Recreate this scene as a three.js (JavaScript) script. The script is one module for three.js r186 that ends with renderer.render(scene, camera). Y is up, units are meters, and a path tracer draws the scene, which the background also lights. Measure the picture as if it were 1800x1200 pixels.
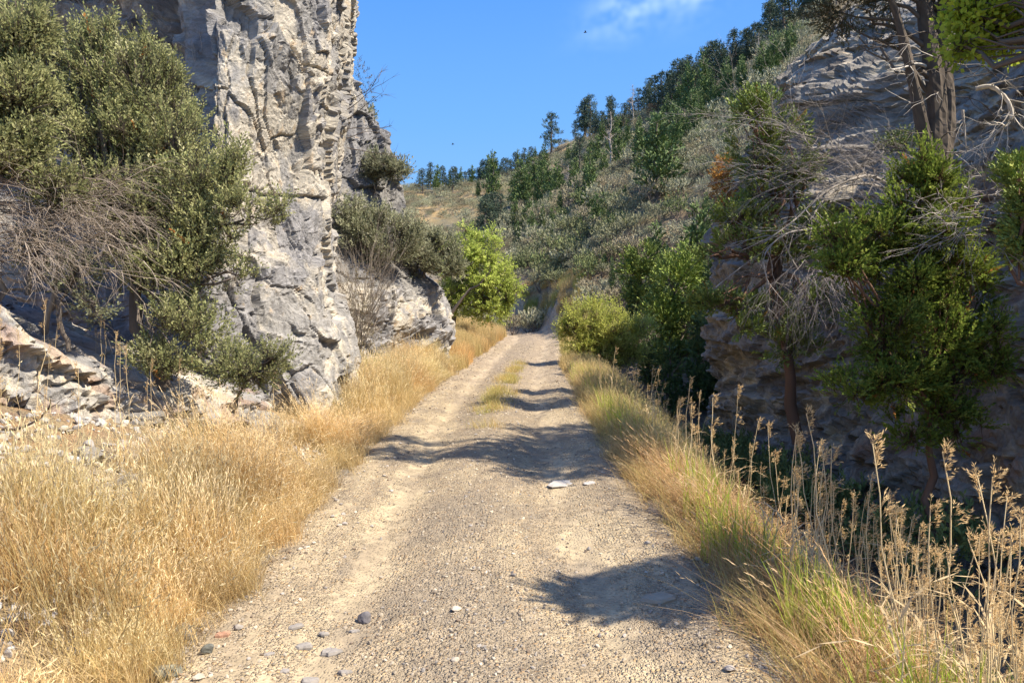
import * as THREE from 'three';
import { createNoise2D, createNoise3D } from 'simplex-noise';

// ---------------------------------------------------------------- camera, sky, sun, exposure
const scene = new THREE.Scene();
const EYE = 1.75;
const camera = new THREE.PerspectiveCamera(49.25, 1.5, 0.1, 900);
camera.position.set(0, EYE, 0);
camera.rotation.set(0.0305, 0, 0);

const SUN = new THREE.Vector3(0.575, 0.775, 0.275).normalize();
const sun = new THREE.DirectionalLight(new THREE.Color().setRGB(1.0, 0.9, 0.74), 5);
sun.name = 'sun';
sun.position.copy(SUN).multiplyScalar(120);
sun.target.position.set(0, 2, -20);
sun.position.add(sun.target.position);
sun.castShadow = true;
sun.shadow.radius = 1;
sun.shadow.mapSize.set(4096, 4096);
Object.assign(sun.shadow.camera, { left: -60, right: 60, top: 60, bottom: -60, near: 1, far: 320 });
scene.add(sun, sun.target);

function mulberry(a) {
  return function () {
    a |= 0; a = (a + 0x6D2B79F5) | 0;
    let t = Math.imul(a ^ (a >>> 15), 1 | a);
    t = (t + Math.imul(t ^ (t >>> 7), 61 | t)) ^ t;
    return ((t ^ (t >>> 14)) >>> 0) / 4294967296;
  };
}
const n2 = createNoise2D(mulberry(7)), n3 = createNoise3D(mulberry(9));
const fbm2 = (x, y, o = 4) => { let s = 0, a = 0.5, f = 1; for (let i = 0; i < o; i++) { s += a * n2(x * f + i * 17.3, y * f - i * 9.1); a *= 0.5; f *= 2.03; } return s; };
const fbm3 = (x, y, z, o = 3) => { let s = 0, a = 0.5, f = 1; for (let i = 0; i < o; i++) { s += a * n3(x * f + i * 7.7, y * f, z * f - i * 3.1); a *= 0.5; f *= 2.03; } return s; };
const clamp = (x, a = 0, b = 1) => Math.min(b, Math.max(a, x));
const lerp = (a, b, t) => a + (b - a) * t;
const sst = (a, b, x) => { const t = clamp((x - a) / (b - a)); return t * t * (3 - 2 * t); };
const mix3 = (a, b, t) => [lerp(a[0], b[0], t), lerp(a[1], b[1], t), lerp(a[2], b[2], t)];
const mul3 = (a, k) => [a[0] * k, a[1] * k, a[2] * k];
function interp(pts) {            // smooth interpolation through [x, y] pairs
  const n = pts.length, m = [];
  for (let i = 0; i < n; i++) {
    const a = pts[Math.max(0, i - 1)], b = pts[Math.min(n - 1, i + 1)];
    m.push((b[1] - a[1]) / (b[0] - a[0] || 1));
  }
  return (x) => {
    if (x <= pts[0][0]) return pts[0][1];
    if (x >= pts[n - 1][0]) return pts[n - 1][1];
    let i = 0; while (x > pts[i + 1][0]) i++;
    const [x0, y0] = pts[i], [x1, y1] = pts[i + 1], h = x1 - x0, t = (x - x0) / h, t2 = t * t, t3 = t2 * t;
    return (2 * t3 - 3 * t2 + 1) * y0 + (t3 - 2 * t2 + t) * h * m[i] + (-2 * t3 + 3 * t2) * y1 + (t3 - t2) * h * m[i + 1];
  };
}

{ // clear late-summer sky with one thin wisp of cloud
  const W = 1536, H = 768, data = new Float32Array(W * H * 4);
  const stops = [[0, [0.36, 0.62, 0.98]], [10, [0.25, 0.525, 0.96]], [18, [0.16, 0.43, 0.93]], [28, [0.085, 0.315, 0.88]], [45, [0.075, 0.24, 0.74]], [90, [0.065, 0.18, 0.58]]];
  for (let j = 0; j < H; j++) for (let i = 0; i < W; i++) {
    const el = ((j + 0.5) / H - 0.5) * 180, az = ((i + 0.5) / W - 0.5) * 2 * Math.PI;      // az from +x
    const e = Math.max(0, el);
    let k = 0; while (k < stops.length - 2 && e > stops[k + 1][0]) k++;
    let c = mix3(stops[k][1], stops[k + 1][1], clamp((e - stops[k][0]) / (stops[k + 1][0] - stops[k][0])));
    const ce = Math.cos(e * Math.PI / 180), dx = ce * Math.cos(az), dy = Math.sin(e * Math.PI / 180), dz = ce * Math.sin(az);
    const cs = clamp(dx * SUN.x + dy * SUN.y + dz * SUN.z, -1, 1), ang = Math.acos(cs) * 57.3;
    c = mul3(c, 0.57);
    const glow = 0.36 * Math.exp(-ang / 14) + 0.1 * Math.exp(-ang / 40);
    c = [c[0] + glow, c[1] + glow * 0.97, c[2] + glow * 0.85];
    // cirrus: a faint streaked patch, and a few of its kind elsewhere
    const a2 = az + Math.PI / 2;                                                            // 0 straight ahead
    const px = a2 * 57.3, st = fbm2(px * 0.16 + e * 0.22, e * 0.5 - px * 0.12, 5), fi = fbm2(px * 0.9 + 4 + e * .6, e * 1.7 - px * .5, 4);
    let cl = 0;
    for (const [ca, cb, ra, rb] of [[9.6, 25.8, 3.4, 1.5], [13.6, 26.8, 3.0, 1.8], [-48, 33, 9, 3], [64, 30, 12, 4], [150, 38, 16, 5], [-120, 27, 14, 4]]) {
      const ux = (px - ca) * 0.9 + (e - cb) * 0.44, uy = (e - cb) * 0.9 - (px - ca) * 0.36;
      cl = Math.max(cl, Math.exp(-(ux * ux) / (ra * ra) - (uy * uy) / (rb * rb)));
    }
    cl *= clamp(0.42 + st * 0.9 + fi * 0.55) * 0.38;
    c = mix3(c, [0.66, 0.8, 1.0], cl);
    const q = (j * W + i) * 4; data[q] = c[0]; data[q + 1] = c[1]; data[q + 2] = c[2]; data[q + 3] = 1;
  }
  const t = new THREE.DataTexture(data, W, H, THREE.RGBAFormat, THREE.FloatType);
  t.mapping = THREE.EquirectangularReflectionMapping; t.magFilter = t.minFilter = THREE.LinearFilter; t.needsUpdate = true;
  scene.background = t; scene.environment = t;
}

const renderer = new THREE.WebGLRenderer({ antialias: true });
renderer.setSize(1024, 682);
renderer.toneMapping = THREE.LinearToneMapping;
renderer.toneMappingExposure = 2.0;
renderer.shadowMap.enabled = true;

// ---------------------------------------------------------------- the lie of the land (d = distance up the canyon = -z)
const roadH0 = interp([[-40, -2.4], [-6, -0.4], [0, -0.12], [4, 0.0], [10, 0.46], [16.5, 0.95], [25, 1.55], [35, 2.45], [45, 3.4], [52, 3.95], [62, 4.6], [80, 6.2], [110, 9]]);
const roadC = interp([[-40, 1], [-6, -0.15], [0, -0.2], [4, -0.23], [10, -0.34], [16.5, -0.29], [25, 0.0], [35, 0.62], [42, 1.1], [47, 1.05], [52, -0.4], [58, -4], [66, -10], [80, -20]]);
const roadW = interp([[0, 1.8], [10, 1.85], [25, 1.85], [45, 1.85]]);
const gully = interp([[-10, 1.5], [0, 1.5], [8, 1.9], [15, 2.1], [22, 1.9], [30, 1.4], [40, 0.7], [48, 0.1], [52, 0]]);
const bankL = interp([[-10, 0.36], [0, 0.38], [6, 0.4], [8, 0.36], [10, 0.24], [12, 0.16], [14, 0.17], [24, 0.22], [30, 0.34], [45, 0.3], [60, 0.12], [110, 0.02]]);
const wallX = interp([[-30, 15], [-8, 12], [-2, 9.6], [3, 8.3], [8, 7.3], [12, 6.8], [16, 6.5], [20, 6.1], [22, 5.9], [24, 6.6], [27, 8.6], [31, 11.5], [36, 16], [60, 40]]);
const ridgeD = interp([[-60, 158], [-30, 152], [0, 152], [11, 144], [21, 116], [33, 111], [60, 116]]);
function hillH(x, d) {
  const dr = ridgeD(x) + 6 * fbm2(x * 0.03, 4.2, 2);
  const xs = x + 0.5, A = 0.1 * xs + 0.6 * (xs * 0.5 + Math.sqrt(xs * xs * 0.25 + 4));
  const over = d - dr, kn = over < -14 ? 0 : over > 14 ? over : (over + 14) * (over + 14) / 56;   // rounded crest
  const far = x > 60 ? (x - 60) * 0.5 : 0;
  return 6.3 + A - far + 0.373 * (d - 60) - 0.6 * kn + 1.9 * fbm2(x * 0.045, d * 0.045, 4);
}
const smax = (a, b, k) => { const h = clamp(0.5 + 0.5 * (a - b) / k); return lerp(b, a, h) + k * h * (1 - h); };
function landH(x, z) {
  const d = -z, rc = roadC(d), rh = roadH0(d), w = roadW(d);
  const sl = rc - w - x, sr = x - rc - w;
  let h = rh;
  if (sl > 0) {
    const s = Math.min(sl, 14);
    h += bankL(d) * (Math.sqrt(s * s + 0.2) - 0.447) + 0.1 * sst(0.1, 0.6, s);
    h += 0.16 * fbm2(x * 0.6, d * 0.6, 4) * sst(0.2, 1.4, s) + 0.04 * fbm2(x * 3.1, d * 3.1, 3) * sst(0, .4, s);
  } else if (sr > 0) {
    const g = gully(d);
    h -= g * lerp(sst(0.45, 3.4, sr), sst(0.2, 2.3, sr), 1 - sst(9, 18, d));
    h += 0.2 * fbm2(x * 0.7 + 9, d * 0.7, 4) * sst(0.3, 1.6, sr) + 0.035 * fbm2(x * 3.3, d * 3.3, 3);
    const wx = x - wallX(d) - 1.15;
    if (wx > 0) h += 2.05 * Math.min(wx, 6.3) + 0.5 * Math.max(0, Math.min(wx - 6.3, 20)) ;
  }
  if (d > 24) {
    const hill = hillH(x, d), q = hill - h;
    const bank = sst(40, 50, d) * (1 - sst(66, 90, d)) * 2.3;
    const blend = sst(24, 30, d);
    if (q > -1.2) {
      const up = smax(h, hill, 0.8) + bank * sst(0.1, 1.25, q);
      h = lerp(h, up, blend);
    }
  }
  return h;
}

// ---------------------------------------------------------------- tools
const used = {};
function numbered(n) { used[n] = (used[n] ?? -1) + 1; return used[n] ? n + '_' + String(used[n]).padStart(3, '0') : n; }
function put(o) { scene.add(o); return o; }
function thing(name, label, category, pos = [0, 0, 0], group) {
  const g = new THREE.Group(); g.name = numbered(name); g.position.set(...pos);
  g.userData = { label, category }; if (group) g.userData.group = group;
  return put(g);
}
function part(parent, name, geo, mat, label) {
  const m = new THREE.Mesh(geo, mat); m.name = name; m.castShadow = m.receiveShadow = true;
  if (label) m.userData.label = label;
  parent.add(m); return m;
}
function copy(o, pos, turn, s, label, group, tilt = 0) {
  const c = o.clone(); c.name = numbered(o.name.replace(/_\d+$/, ''));
  c.position.set(...pos); c.rotation.set(tilt, turn, 0); Array.isArray(s) ? c.scale.set(...s) : c.scale.setScalar(s);
  c.userData = { ...o.userData }; if (label) c.userData.label = label; if (group) c.userData.group = group;
  return put(c);
}
class GB {                                  // collects coloured faces
  constructor() { this.p = []; this.c = []; this.i = []; }
  v(x, y, z, c) { this.p.push(x, y, z); this.c.push(c[0], c[1], c[2]); return this.p.length / 3 - 1; }
  tri(a, b, c) { this.i.push(a, b, c); }
  quad(a, b, c, d) { this.i.push(a, b, c, a, c, d); }
  get tris() { return this.i.length / 3; }
  geo(smooth) {
    const g = new THREE.BufferGeometry();
    g.setAttribute('position', new THREE.BufferAttribute(new Float32Array(this.p), 3));
    g.setAttribute('color', new THREE.BufferAttribute(new Float32Array(this.c), 3));
    g.setIndex(new THREE.BufferAttribute(new Uint32Array(this.i), 1));
    if (smooth) g.computeVertexNormals();
    return g;
  }
}
const vnorm = (a) => { const l = Math.hypot(a[0], a[1], a[2]) || 1; return [a[0] / l, a[1] / l, a[2] / l]; };
const cross = (a, b) => [a[1] * b[2] - a[2] * b[1], a[2] * b[0] - a[0] * b[2], a[0] * b[1] - a[1] * b[0]];
const add = (a, b, k = 1) => [a[0] + b[0] * k, a[1] + b[1] * k, a[2] + b[2] * k];
function rdir(R) { const u = R() * 2 - 1, a = R() * 6.2832, s = Math.sqrt(1 - u * u); return [s * Math.cos(a), u, s * Math.sin(a)]; }
function frame(d) { const s = vnorm(cross(d, Math.abs(d[1]) < 0.9 ? [0, 1, 0] : [1, 0, 0])); return [s, cross(s, d)]; }
function limb(gb, pts, r0, r1, sides, col, R, rough = 0.12) {
  let prev = null, n = pts.length;
  for (let k = 0; k < n; k++) {
    const d = vnorm(add(pts[Math.min(n - 1, k + 1)], pts[Math.max(0, k - 1)], -1)), [s, t] = frame(d), r = lerp(r0, r1, k / (n - 1)), ring = [];
    for (let j = 0; j < sides; j++) {
      const a = j / sides * 6.2832, q = r * (1 + (R() - 0.5) * 2 * rough), c = mul3(col, 0.8 + 0.4 * R());
      ring.push(gb.v(pts[k][0] + (s[0] * Math.cos(a) + t[0] * Math.sin(a)) * q, pts[k][1] + (s[1] * Math.cos(a) + t[1] * Math.sin(a)) * q, pts[k][2] + (s[2] * Math.cos(a) + t[2] * Math.sin(a)) * q, c));
    }
    if (prev) for (let j = 0; j < sides; j++) gb.quad(prev[j], prev[(j + 1) % sides], ring[(j + 1) % sides], ring[j]);
    prev = ring;
  }
}
function bent(a, b, R, wob, n = 6, sag = 0) {        // a wandering line from a to b
  const out = [], L = Math.hypot(b[0] - a[0], b[1] - a[1], b[2] - a[2]), o = R() * 100;
  for (let k = 0; k <= n; k++) {
    const t = k / n, e = Math.sin(Math.PI * t) * wob * L;
    out.push([lerp(a[0], b[0], t) + n2(o, t * 2.3) * e, lerp(a[1], b[1], t) + n2(o + 9, t * 2.3) * e - sag * Math.sin(Math.PI * t) * L, lerp(a[2], b[2], t) + n2(o + 21, t * 2.3) * e]);
  }
  return out;
}
function leaf(gb, o, d, side, len, wid, c, fold = 0) {
  const m = add(o, d, len * 0.5), t = add(o, d, len), nn = fold ? cross(d, side) : null;
  const l = add(m, side, wid * 0.5), r = add(m, side, -wid * 0.5);
  if (nn) { l[0] += nn[0] * fold; l[1] += nn[1] * fold; l[2] += nn[2] * fold; }
  const a = gb.v(o[0], o[1], o[2], c), b = gb.v(l[0], l[1], l[2], c), e = gb.v(t[0], t[1], t[2], c), f = gb.v(r[0], r[1], r[2], c);
  gb.quad(a, b, e, f);
}
// foliage: sprays of small leaves spread through a set of lobes [x, y, z, rx, ry, rz, density]
function sprays(gb, R, o) {
  const { lobes, n, len = [0.12, 0.26], leaves = 10, leafLen = 0.04, leafWid = 0.018, up = 0.5, pal, shell = 0.45, gap = -0.12, freq = 1.6, open = 0.75, twig, flat = 0 } = o;
  const wts = lobes.map((l) => Math.pow(l[3] * l[4] * l[5], 0.62) * (l[6] ?? 1)), tot = wts.reduce((a, b) => a + b, 0), tint = lobes.map(() => 0.85 + 0.3 * R());
  let made = 0, tries = 0;
  while (made < n && tries++ < n * 4) {
    let q = R() * tot, k = 0; while (k < lobes.length - 1 && (q -= wts[k]) > 0) k++;
    const L = lobes[k], u = rdir(R), rr = Math.pow(R(), shell);
    const p = [L[0] + u[0] * L[3] * rr, L[1] + u[1] * L[4] * rr, L[2] + u[2] * L[5] * rr];
    if (fbm3(p[0] * freq, p[1] * freq, p[2] * freq, 2) < gap) continue;
    made++;
    let d = vnorm([u[0] * (1 - up) + (R() - 0.5) * 0.7, u[1] * (1 - up) * (1 - flat) + up + (R() - 0.5) * 0.5, u[2] * (1 - up) + (R() - 0.5) * 0.7]);
    const sl = lerp(len[0], len[1], R()), [s, t] = frame(d), base = pal[Math.floor(R() * R() * pal.length * 0.999)], kk = tint[k] * (0.8 + 0.4 * R());
    if (twig) { const e = add(p, d, sl * 0.8), f = add(p, u, -sl * 1.2), w = 0.004 + leafWid * .12, i0 = gb.v(f[0], f[1], f[2], twig), i1 = gb.v(p[0] + s[0] * w, p[1] + s[1] * w, p[2] + s[2] * w, twig), i2 = gb.v(p[0] - s[0] * w, p[1] - s[1] * w, p[2] - s[2] * w, twig), i3 = gb.v(e[0], e[1], e[2], twig); gb.tri(i0, i1, i2); gb.tri(i1, i3, i2); }
    for (let j = 0; j < leaves; j++) {
      const f = (j + 0.4 + 0.6 * R()) / leaves, a = j * 2.4 + R() * 1.2, ca = Math.cos(a), sa = Math.sin(a);
      const out = [s[0] * ca + t[0] * sa, s[1] * ca + t[1] * sa, s[2] * ca + t[2] * sa], ld = vnorm(add(mul3(d, 1 - 0.35 * open), out, open * (1.15 - 0.6 * f)));
      const [ls, lt] = frame(ld), b = R() * 6.28, sd = [ls[0] * Math.cos(b) + lt[0] * Math.sin(b), ls[1] * Math.cos(b) + lt[1] * Math.sin(b), ls[2] * Math.cos(b) + lt[2] * Math.sin(b)];
      const sc = 0.7 + 0.6 * R();
      leaf(gb, add(p, d, sl * f), ld, sd, leafLen * sc, leafWid * sc, mul3(base, kk * (0.85 + 0.3 * R())));
    }
  }
}
// a furrowed trunk along a line of points
function trunk(gb, pts, r0, r1, col, R, sides = 18, rings = 60) {
  const line = new THREE.CatmullRomCurve3(pts.map((p) => new THREE.Vector3(...p))).getPoints(rings), o = R() * 50; let prev = null;
  line.forEach((p, k) => {
    const q = line[Math.min(rings, k + 1)], e = line[Math.max(0, k - 1)], d = vnorm([q.x - e.x, q.y - e.y, q.z - e.z]), [s, t] = frame(d), r = lerp(r0, r1, k / rings) * (1 + 0.35 * Math.exp(-k / 4)), ring = [];
    for (let j = 0; j < sides; j++) { const a = j / sides * 6.2832, f = n3(Math.cos(a) * 2.6 + o, k * 0.09, Math.sin(a) * 2.6) * 0.13 + n3(Math.cos(a) * 6 + o, k * 0.35, Math.sin(a) * 6) * 0.09, w = r * (1 + f); ring.push(gb.v(p.x + (s[0] * Math.cos(a) + t[0] * Math.sin(a)) * w, p.y + (s[1] * Math.cos(a) + t[1] * Math.sin(a)) * w, p.z + (s[2] * Math.cos(a) + t[2] * Math.sin(a)) * w, mul3(col, 0.75 + 0.5 * R()))); }
    if (prev) for (let j = 0; j < sides; j++) gb.quad(prev[j], prev[(j + 1) % sides], ring[(j + 1) % sides], ring[j]);
    prev = ring;
  });
}
// thin dead twigs
function twigs(gb, R, p, d, len, r, depth, col, o = {}) {
  const seg = o.seg ?? 5, pts = [p], { curl = 0.35, droop = 0.0, kids = 3, sides = 3, spread = 0.8, shrink = 0.6 } = o;
  let q = p, v = d;
  for (let k = 0; k < seg; k++) { v = vnorm([v[0] + (R() - 0.5) * curl, v[1] + (R() - 0.5) * curl - droop, v[2] + (R() - 0.5) * curl]); q = add(q, v, len / seg); pts.push(q); }
  limb(gb, pts, r, r * 0.35, sides, mul3(col, 0.8 + 0.4 * R()), R, 0.05);
  if (depth > 0) for (let k = 0; k < kids; k++) {
    const f = 0.25 + 0.75 * R(), i = Math.min(seg - 1, Math.floor(f * seg)), at = pts[i + 1], dd = vnorm(add(pts[i + 1], pts[i], -1)), rd = rdir(R);
    twigs(gb, R, at, vnorm(add(dd, rd, spread)), len * shrink * (0.6 + 0.6 * R()), Math.max(0.0022, r * 0.5), depth - 1, col, o);
  }
}
// cell pattern with a tilted plane per cell
function hsh(i, j, s) { let h = Math.imul(i, 374761393) + Math.imul(j, 668265263) + Math.imul(s, 1274126177); h = Math.imul(h ^ (h >>> 13), 1274126177); h ^= h >>> 16; return (h >>> 0) / 4294967296; }
function cells(u, v, s) {
  const ci = Math.floor(u), cj = Math.floor(v); let f1 = 9, f2 = 9, bi = 0, bj = 0, bu = 0, bv = 0, ci2 = 0, cj2 = 0, cu2 = 0, cv2 = 0;
  for (let i = ci - 1; i <= ci + 1; i++) for (let j = cj - 1; j <= cj + 1; j++) {
    const su = i + 0.1 + 0.8 * hsh(i, j, s), sv = j + 0.1 + 0.8 * hsh(i, j, s + 1), a = Math.abs(u - su), b = Math.abs(v - sv), dd = Math.max(a, b) * 0.88 + (a + b) * 0.1;
    if (dd < f1) { f2 = f1; ci2 = bi; cj2 = bj; cu2 = bu; cv2 = bv; f1 = dd; bi = i; bj = j; bu = su; bv = sv; } else if (dd < f2) { f2 = dd; ci2 = i; cj2 = j; cu2 = su; cv2 = sv; }
  }
  return [f2 - f1, bi, bj, u - bu, v - bv, ci2, cj2, u - cu2, v - cv2];
}

// ---------------------------------------------------------------- textures: grain only
function dataTex(W, fn, srgb) {
  const d = new Uint8Array(W * W * 4);
  for (let j = 0; j < W; j++) for (let i = 0; i < W; i++) { const c = fn(i / W, j / W, i, j), q = (j * W + i) * 4; d[q] = clamp(c[0]) * 255; d[q + 1] = clamp(c[1]) * 255; d[q + 2] = clamp(c[2]) * 255; d[q + 3] = 255; }
  const t = new THREE.DataTexture(d, W, W); t.wrapS = t.wrapT = THREE.RepeatWrapping; t.magFilter = THREE.LinearFilter; t.minFilter = THREE.LinearMipmapLinearFilter; t.generateMipmaps = true;
  if (srgb) t.colorSpace = THREE.SRGBColorSpace; t.needsUpdate = true; return t;
}
const tn = (u, v, f, o = 0) => { const a = u * 6.2832, b = v * 6.2832, r = f / 6.2832; return n3(Math.cos(a) * r + o, Math.sin(a) * r + Math.cos(b) * r * 1.0, Math.sin(b) * r + o * 1.7); };
function wrapCells(u, v, n, s) {            // tiling pebbles: distance, id
  const x = u * n, y = v * n, ci = Math.floor(x), cj = Math.floor(y); let f1 = 9, id = 0;
  for (let i = ci - 1; i <= ci + 1; i++) for (let j = cj - 1; j <= cj + 1; j++) {
    const wi = (i % n + n) % n, wj = (j % n + n) % n, dd = Math.hypot(x - i - 0.15 - 0.7 * hsh(wi, wj, s), y - j - 0.15 - 0.7 * hsh(wi, wj, s + 3)) / (0.45 + 0.75 * hsh(wi, wj, s + 5));
    if (dd < f1) { f1 = dd; id = hsh(wi, wj, s + 7); }
  }
  return [f1, id];
}
const gH = (u, v) => { const [a, ia] = wrapCells(u, v, 46, 3), [b, ib] = wrapCells(u, v, 110, 31); const p = a < 0.46 && ia > 0.35 ? Math.sqrt(1 - (a / 0.46) ** 2) : 0, q = b < 0.5 && ib > 0.3 ? Math.sqrt(1 - (b / 0.5) ** 2) : 0; return [p, q, ia, ib]; };
const gravelMap = dataTex(1024, (u, v) => {
  const [p, q, ia, ib] = gH(u, v), g = 0.80 + 0.12 * tn(u, v, 9) + 0.07 * tn(u, v, 40, 5) + 0.05 * tn(u, v, 160, 8);
  let c = [g, g, g];
  if (q > 0) c = mul3([1, 0.98, 0.97], 0.55 + 0.5 * hsh((ib * 9999) | 0, 3, 5));
  if (p > 0) { const t = hsh((ia * 9999) | 0, 1, 2); c = mul3(t > 0.72 ? [0.92, 0.94, 1] : t > 0.2 ? [1, 0.98, 0.95] : [1, 0.86, 0.72], 0.5 + 0.55 * hsh((ia * 9999) | 0, 7, 5)); }
  return c;
});
const gravelBump = dataTex(1024, (u, v) => { const [p, q] = gH(u, v), h = 0.2 + 0.12 * tn(u, v, 12) + 0.06 * tn(u, v, 70, 3) + Math.max(p * 0.6, q * 0.28); return [h, h, h]; });
const dustMap = dataTex(512, (u, v) => { const [b, ib] = wrapCells(u, v, 60, 71), g = 0.71 + 0.09 * tn(u, v, 7, 2) + 0.07 * tn(u, v, 34, 5) + 0.06 * tn(u, v, 120, 8), p = b < 0.45 && ib > 0.5 ? 0.7 + 0.5 * hsh((ib * 9999) | 0, 3, 5) : 1; return [g * p, g * p, g * p]; });
const dustBump = dataTex(512, (u, v) => { const [b, ib] = wrapCells(u, v, 60, 71), h = 0.35 + 0.14 * tn(u, v, 9) + 0.1 * tn(u, v, 50, 3) + (b < 0.45 && ib > 0.5 ? 0.35 * Math.sqrt(1 - (b / 0.45) ** 2) : 0); return [h, h, h]; });
const rockMap = dataTex(1024, (u, v) => {
  const w = 0.25 * tn(u, v, 5), k = 0.84 + 0.13 * tn(u + w * .1, v, 14) + 0.1 * tn(u, v, 60, 4) + 0.06 * tn(u, v, 220, 6);
  const cr = Math.abs(tn(u, v, 22, 9)) < 0.025 ? 0.7 : 1, pit = tn(u, v, 130, 2) > 0.62 ? 0.78 : 1;
  return [k * cr * pit, k * cr * pit * 0.995, k * cr * pit * 0.985];
});
const rockBump = dataTex(1024, (u, v) => { const h = 0.5 + 0.22 * tn(u, v, 16) + 0.14 * tn(u, v, 70, 4) + 0.1 * tn(u, v, 230, 6) - (Math.abs(tn(u, v, 22, 9)) < 0.03 ? 0.25 : 0); return [h, h, h]; });

const M = {
  rock: new THREE.MeshStandardMaterial({ vertexColors: true, map: rockMap, bumpMap: rockBump, bumpScale: 0.02, roughness: 0.92 }),
  road: new THREE.MeshStandardMaterial({ vertexColors: true, map: gravelMap, bumpMap: gravelBump, bumpScale: 0.034, roughness: 0.95 }),
  dust: new THREE.MeshStandardMaterial({ vertexColors: true, map: dustMap, bumpMap: dustBump, bumpScale: 0.018, roughness: 0.96 }),
  soil: new THREE.MeshStandardMaterial({ vertexColors: true, map: gravelMap, bumpMap: gravelBump, bumpScale: 0.03, roughness: 0.97 }),
  stone: new THREE.MeshStandardMaterial({ vertexColors: true, roughness: 0.9 }),
  bark: new THREE.MeshStandardMaterial({ vertexColors: true, roughness: 0.95 }),
  lime: new THREE.MeshPhysicalMaterial({ vertexColors: true, roughness: 1, transmission: 0.5, thickness: 0, specularIntensity: 0, side: THREE.DoubleSide }),
  leaf: new THREE.MeshPhysicalMaterial({ vertexColors: true, roughness: 1, transmission: 0.35, thickness: 0, specularIntensity: 0, side: THREE.DoubleSide }),
  needle: new THREE.MeshStandardMaterial({ vertexColors: true, roughness: 0.8, side: THREE.DoubleSide }),
  scrub: new THREE.MeshStandardMaterial({ vertexColors: true, roughness: 0.9, side: THREE.DoubleSide }),
  grass: new THREE.MeshPhysicalMaterial({ vertexColors: true, roughness: 1, transmission: 0.4, thickness: 0, specularIntensity: 0, side: THREE.DoubleSide }),
};

// ---------------------------------------------------------------- ground sheet and gravel road
const onRoad = (x, d) => { const e = roadW(d) + 0.16 * fbm2(x * .2 + 3, d * 0.9, 3) + 0.1 * fbm2(5, d * 3.1, 2) - Math.abs(x - roadC(d)); return d < 62 ? e : -1; };
const roadCut = (x, d) => 0.1 * sst(0.05, 0.3, onRoad(x, d)) * (1 - sst(56, 60, d)) * sst(-30, -28, d);
function groundH(x, z) { return landH(x, z) - roadCut(x, -z); }
function roadY(x, d) {
  const t = x - roadC(d), rut = -0.055 * (Math.exp(-(((t - 0.78) / 0.3) ** 2)) + Math.exp(-(((t + 0.82) / 0.3) ** 2))) + 0.035 * Math.exp(-((t / 0.4) ** 2)) + 0.03 * Math.exp(-(((Math.abs(t) - 1.5) / 0.25) ** 2));
  return landH(x, -d) + rut + 0.03 * fbm2(x * 0.8, d * 0.5, 3) + 0.018 * fbm2(x * 3.5, d * 2.6, 3) + 0.004 - 0.16 * (1 - sst(-0.1, 0.16, onRoad(x, d)));
}
function surfY(x, z) { const d = -z; return onRoad(x, d) > 0.05 && d > -26 && d < 56 ? Math.max(roadY(x, d), groundH(x, z)) : groundH(x, z); }
{
  const ds = [-60, -40, -26, -18, -12]; for (let d = -8; d < 430;) { ds.push(d); d += Math.max(0.13, d * 0.0125); }
  const NX = 300, p = [], c = [], uv = [], idx = [];
  const tan = [0.36, 0.27, 0.155], straw = [0.44, 0.315, 0.15], grey = [0.27, 0.25, 0.225], rust = [0.34, 0.19, 0.09], sage = [0.16, 0.16, 0.1];
  for (const d of ds) for (let k = 0; k <= NX; k++) {
    const a = k / NX * 2 - 1, W = 13 + 1.0 * Math.max(0, d), x = (0.35 * a + 0.65 * a * a * a) * W + roadC(d) * (1 - Math.abs(a)), z = -d, y = groundH(x, z);
    p.push(x, y, z); uv.push(x / 1.7, z / 1.7);
    const m = fbm2(x * 0.5, d * 0.5, 4), m2 = fbm2(x * 2.2 + 7, d * 2.2, 3), sr = x - roadC(d) - roadW(d), sl = -x + roadC(d) - roadW(d);
    let col = mix3(tan, grey, sst(-0.1, 0.45, m + m2 * 0.5));
    if (sl > 0 && d < 16) col = mix3(col, rust, sst(0.05, 0.4, m2 + 0.25 * sst(1.5, 4, sl)) * 0.75);
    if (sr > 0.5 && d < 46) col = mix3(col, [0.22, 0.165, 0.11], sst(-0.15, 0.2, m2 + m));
    if (d > 46) {                                   // open hillside: dry grass and bare soil patches
      const hx = fbm2(x * 0.07, d * 0.05, 4), h2 = fbm2(x * 0.35, d * 0.35, 3);
      col = mix3(straw, mix3(grey, tan, 0.4), sst(-0.1, 0.35, h2)); col = mix3(col, sage, sst(-0.1, 0.25, hx + 0.3 * h2 + (x > 4 ? 0.25 : 0)) * 0.6);
      const q = landH(x + 1, z) - landH(x - 1, z); if (q > 2.2 && d < 80) col = mix3(col, [0.33, 0.27, 0.2], 0.6);
    }
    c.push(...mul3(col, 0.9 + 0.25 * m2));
  }
  const n = NX + 1;
  for (let r = 0; r < ds.length - 1; r++) for (let k = 0; k < NX; k++) { const a = r * n + k; idx.push(a, a + 1, a + n + 1, a, a + n + 1, a + n); }
  const g = new THREE.BufferGeometry();
  g.setAttribute('position', new THREE.Float32BufferAttribute(p, 3)); g.setAttribute('color', new THREE.Float32BufferAttribute(c, 3)); g.setAttribute('uv', new THREE.Float32BufferAttribute(uv, 2)); g.setIndex(idx); g.computeVertexNormals();
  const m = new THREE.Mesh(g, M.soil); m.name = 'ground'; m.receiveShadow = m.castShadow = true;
  m.userData = { kind: 'structure', label: 'dry soil of the canyon floor, banks and hillside' }; put(m);
}
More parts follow.
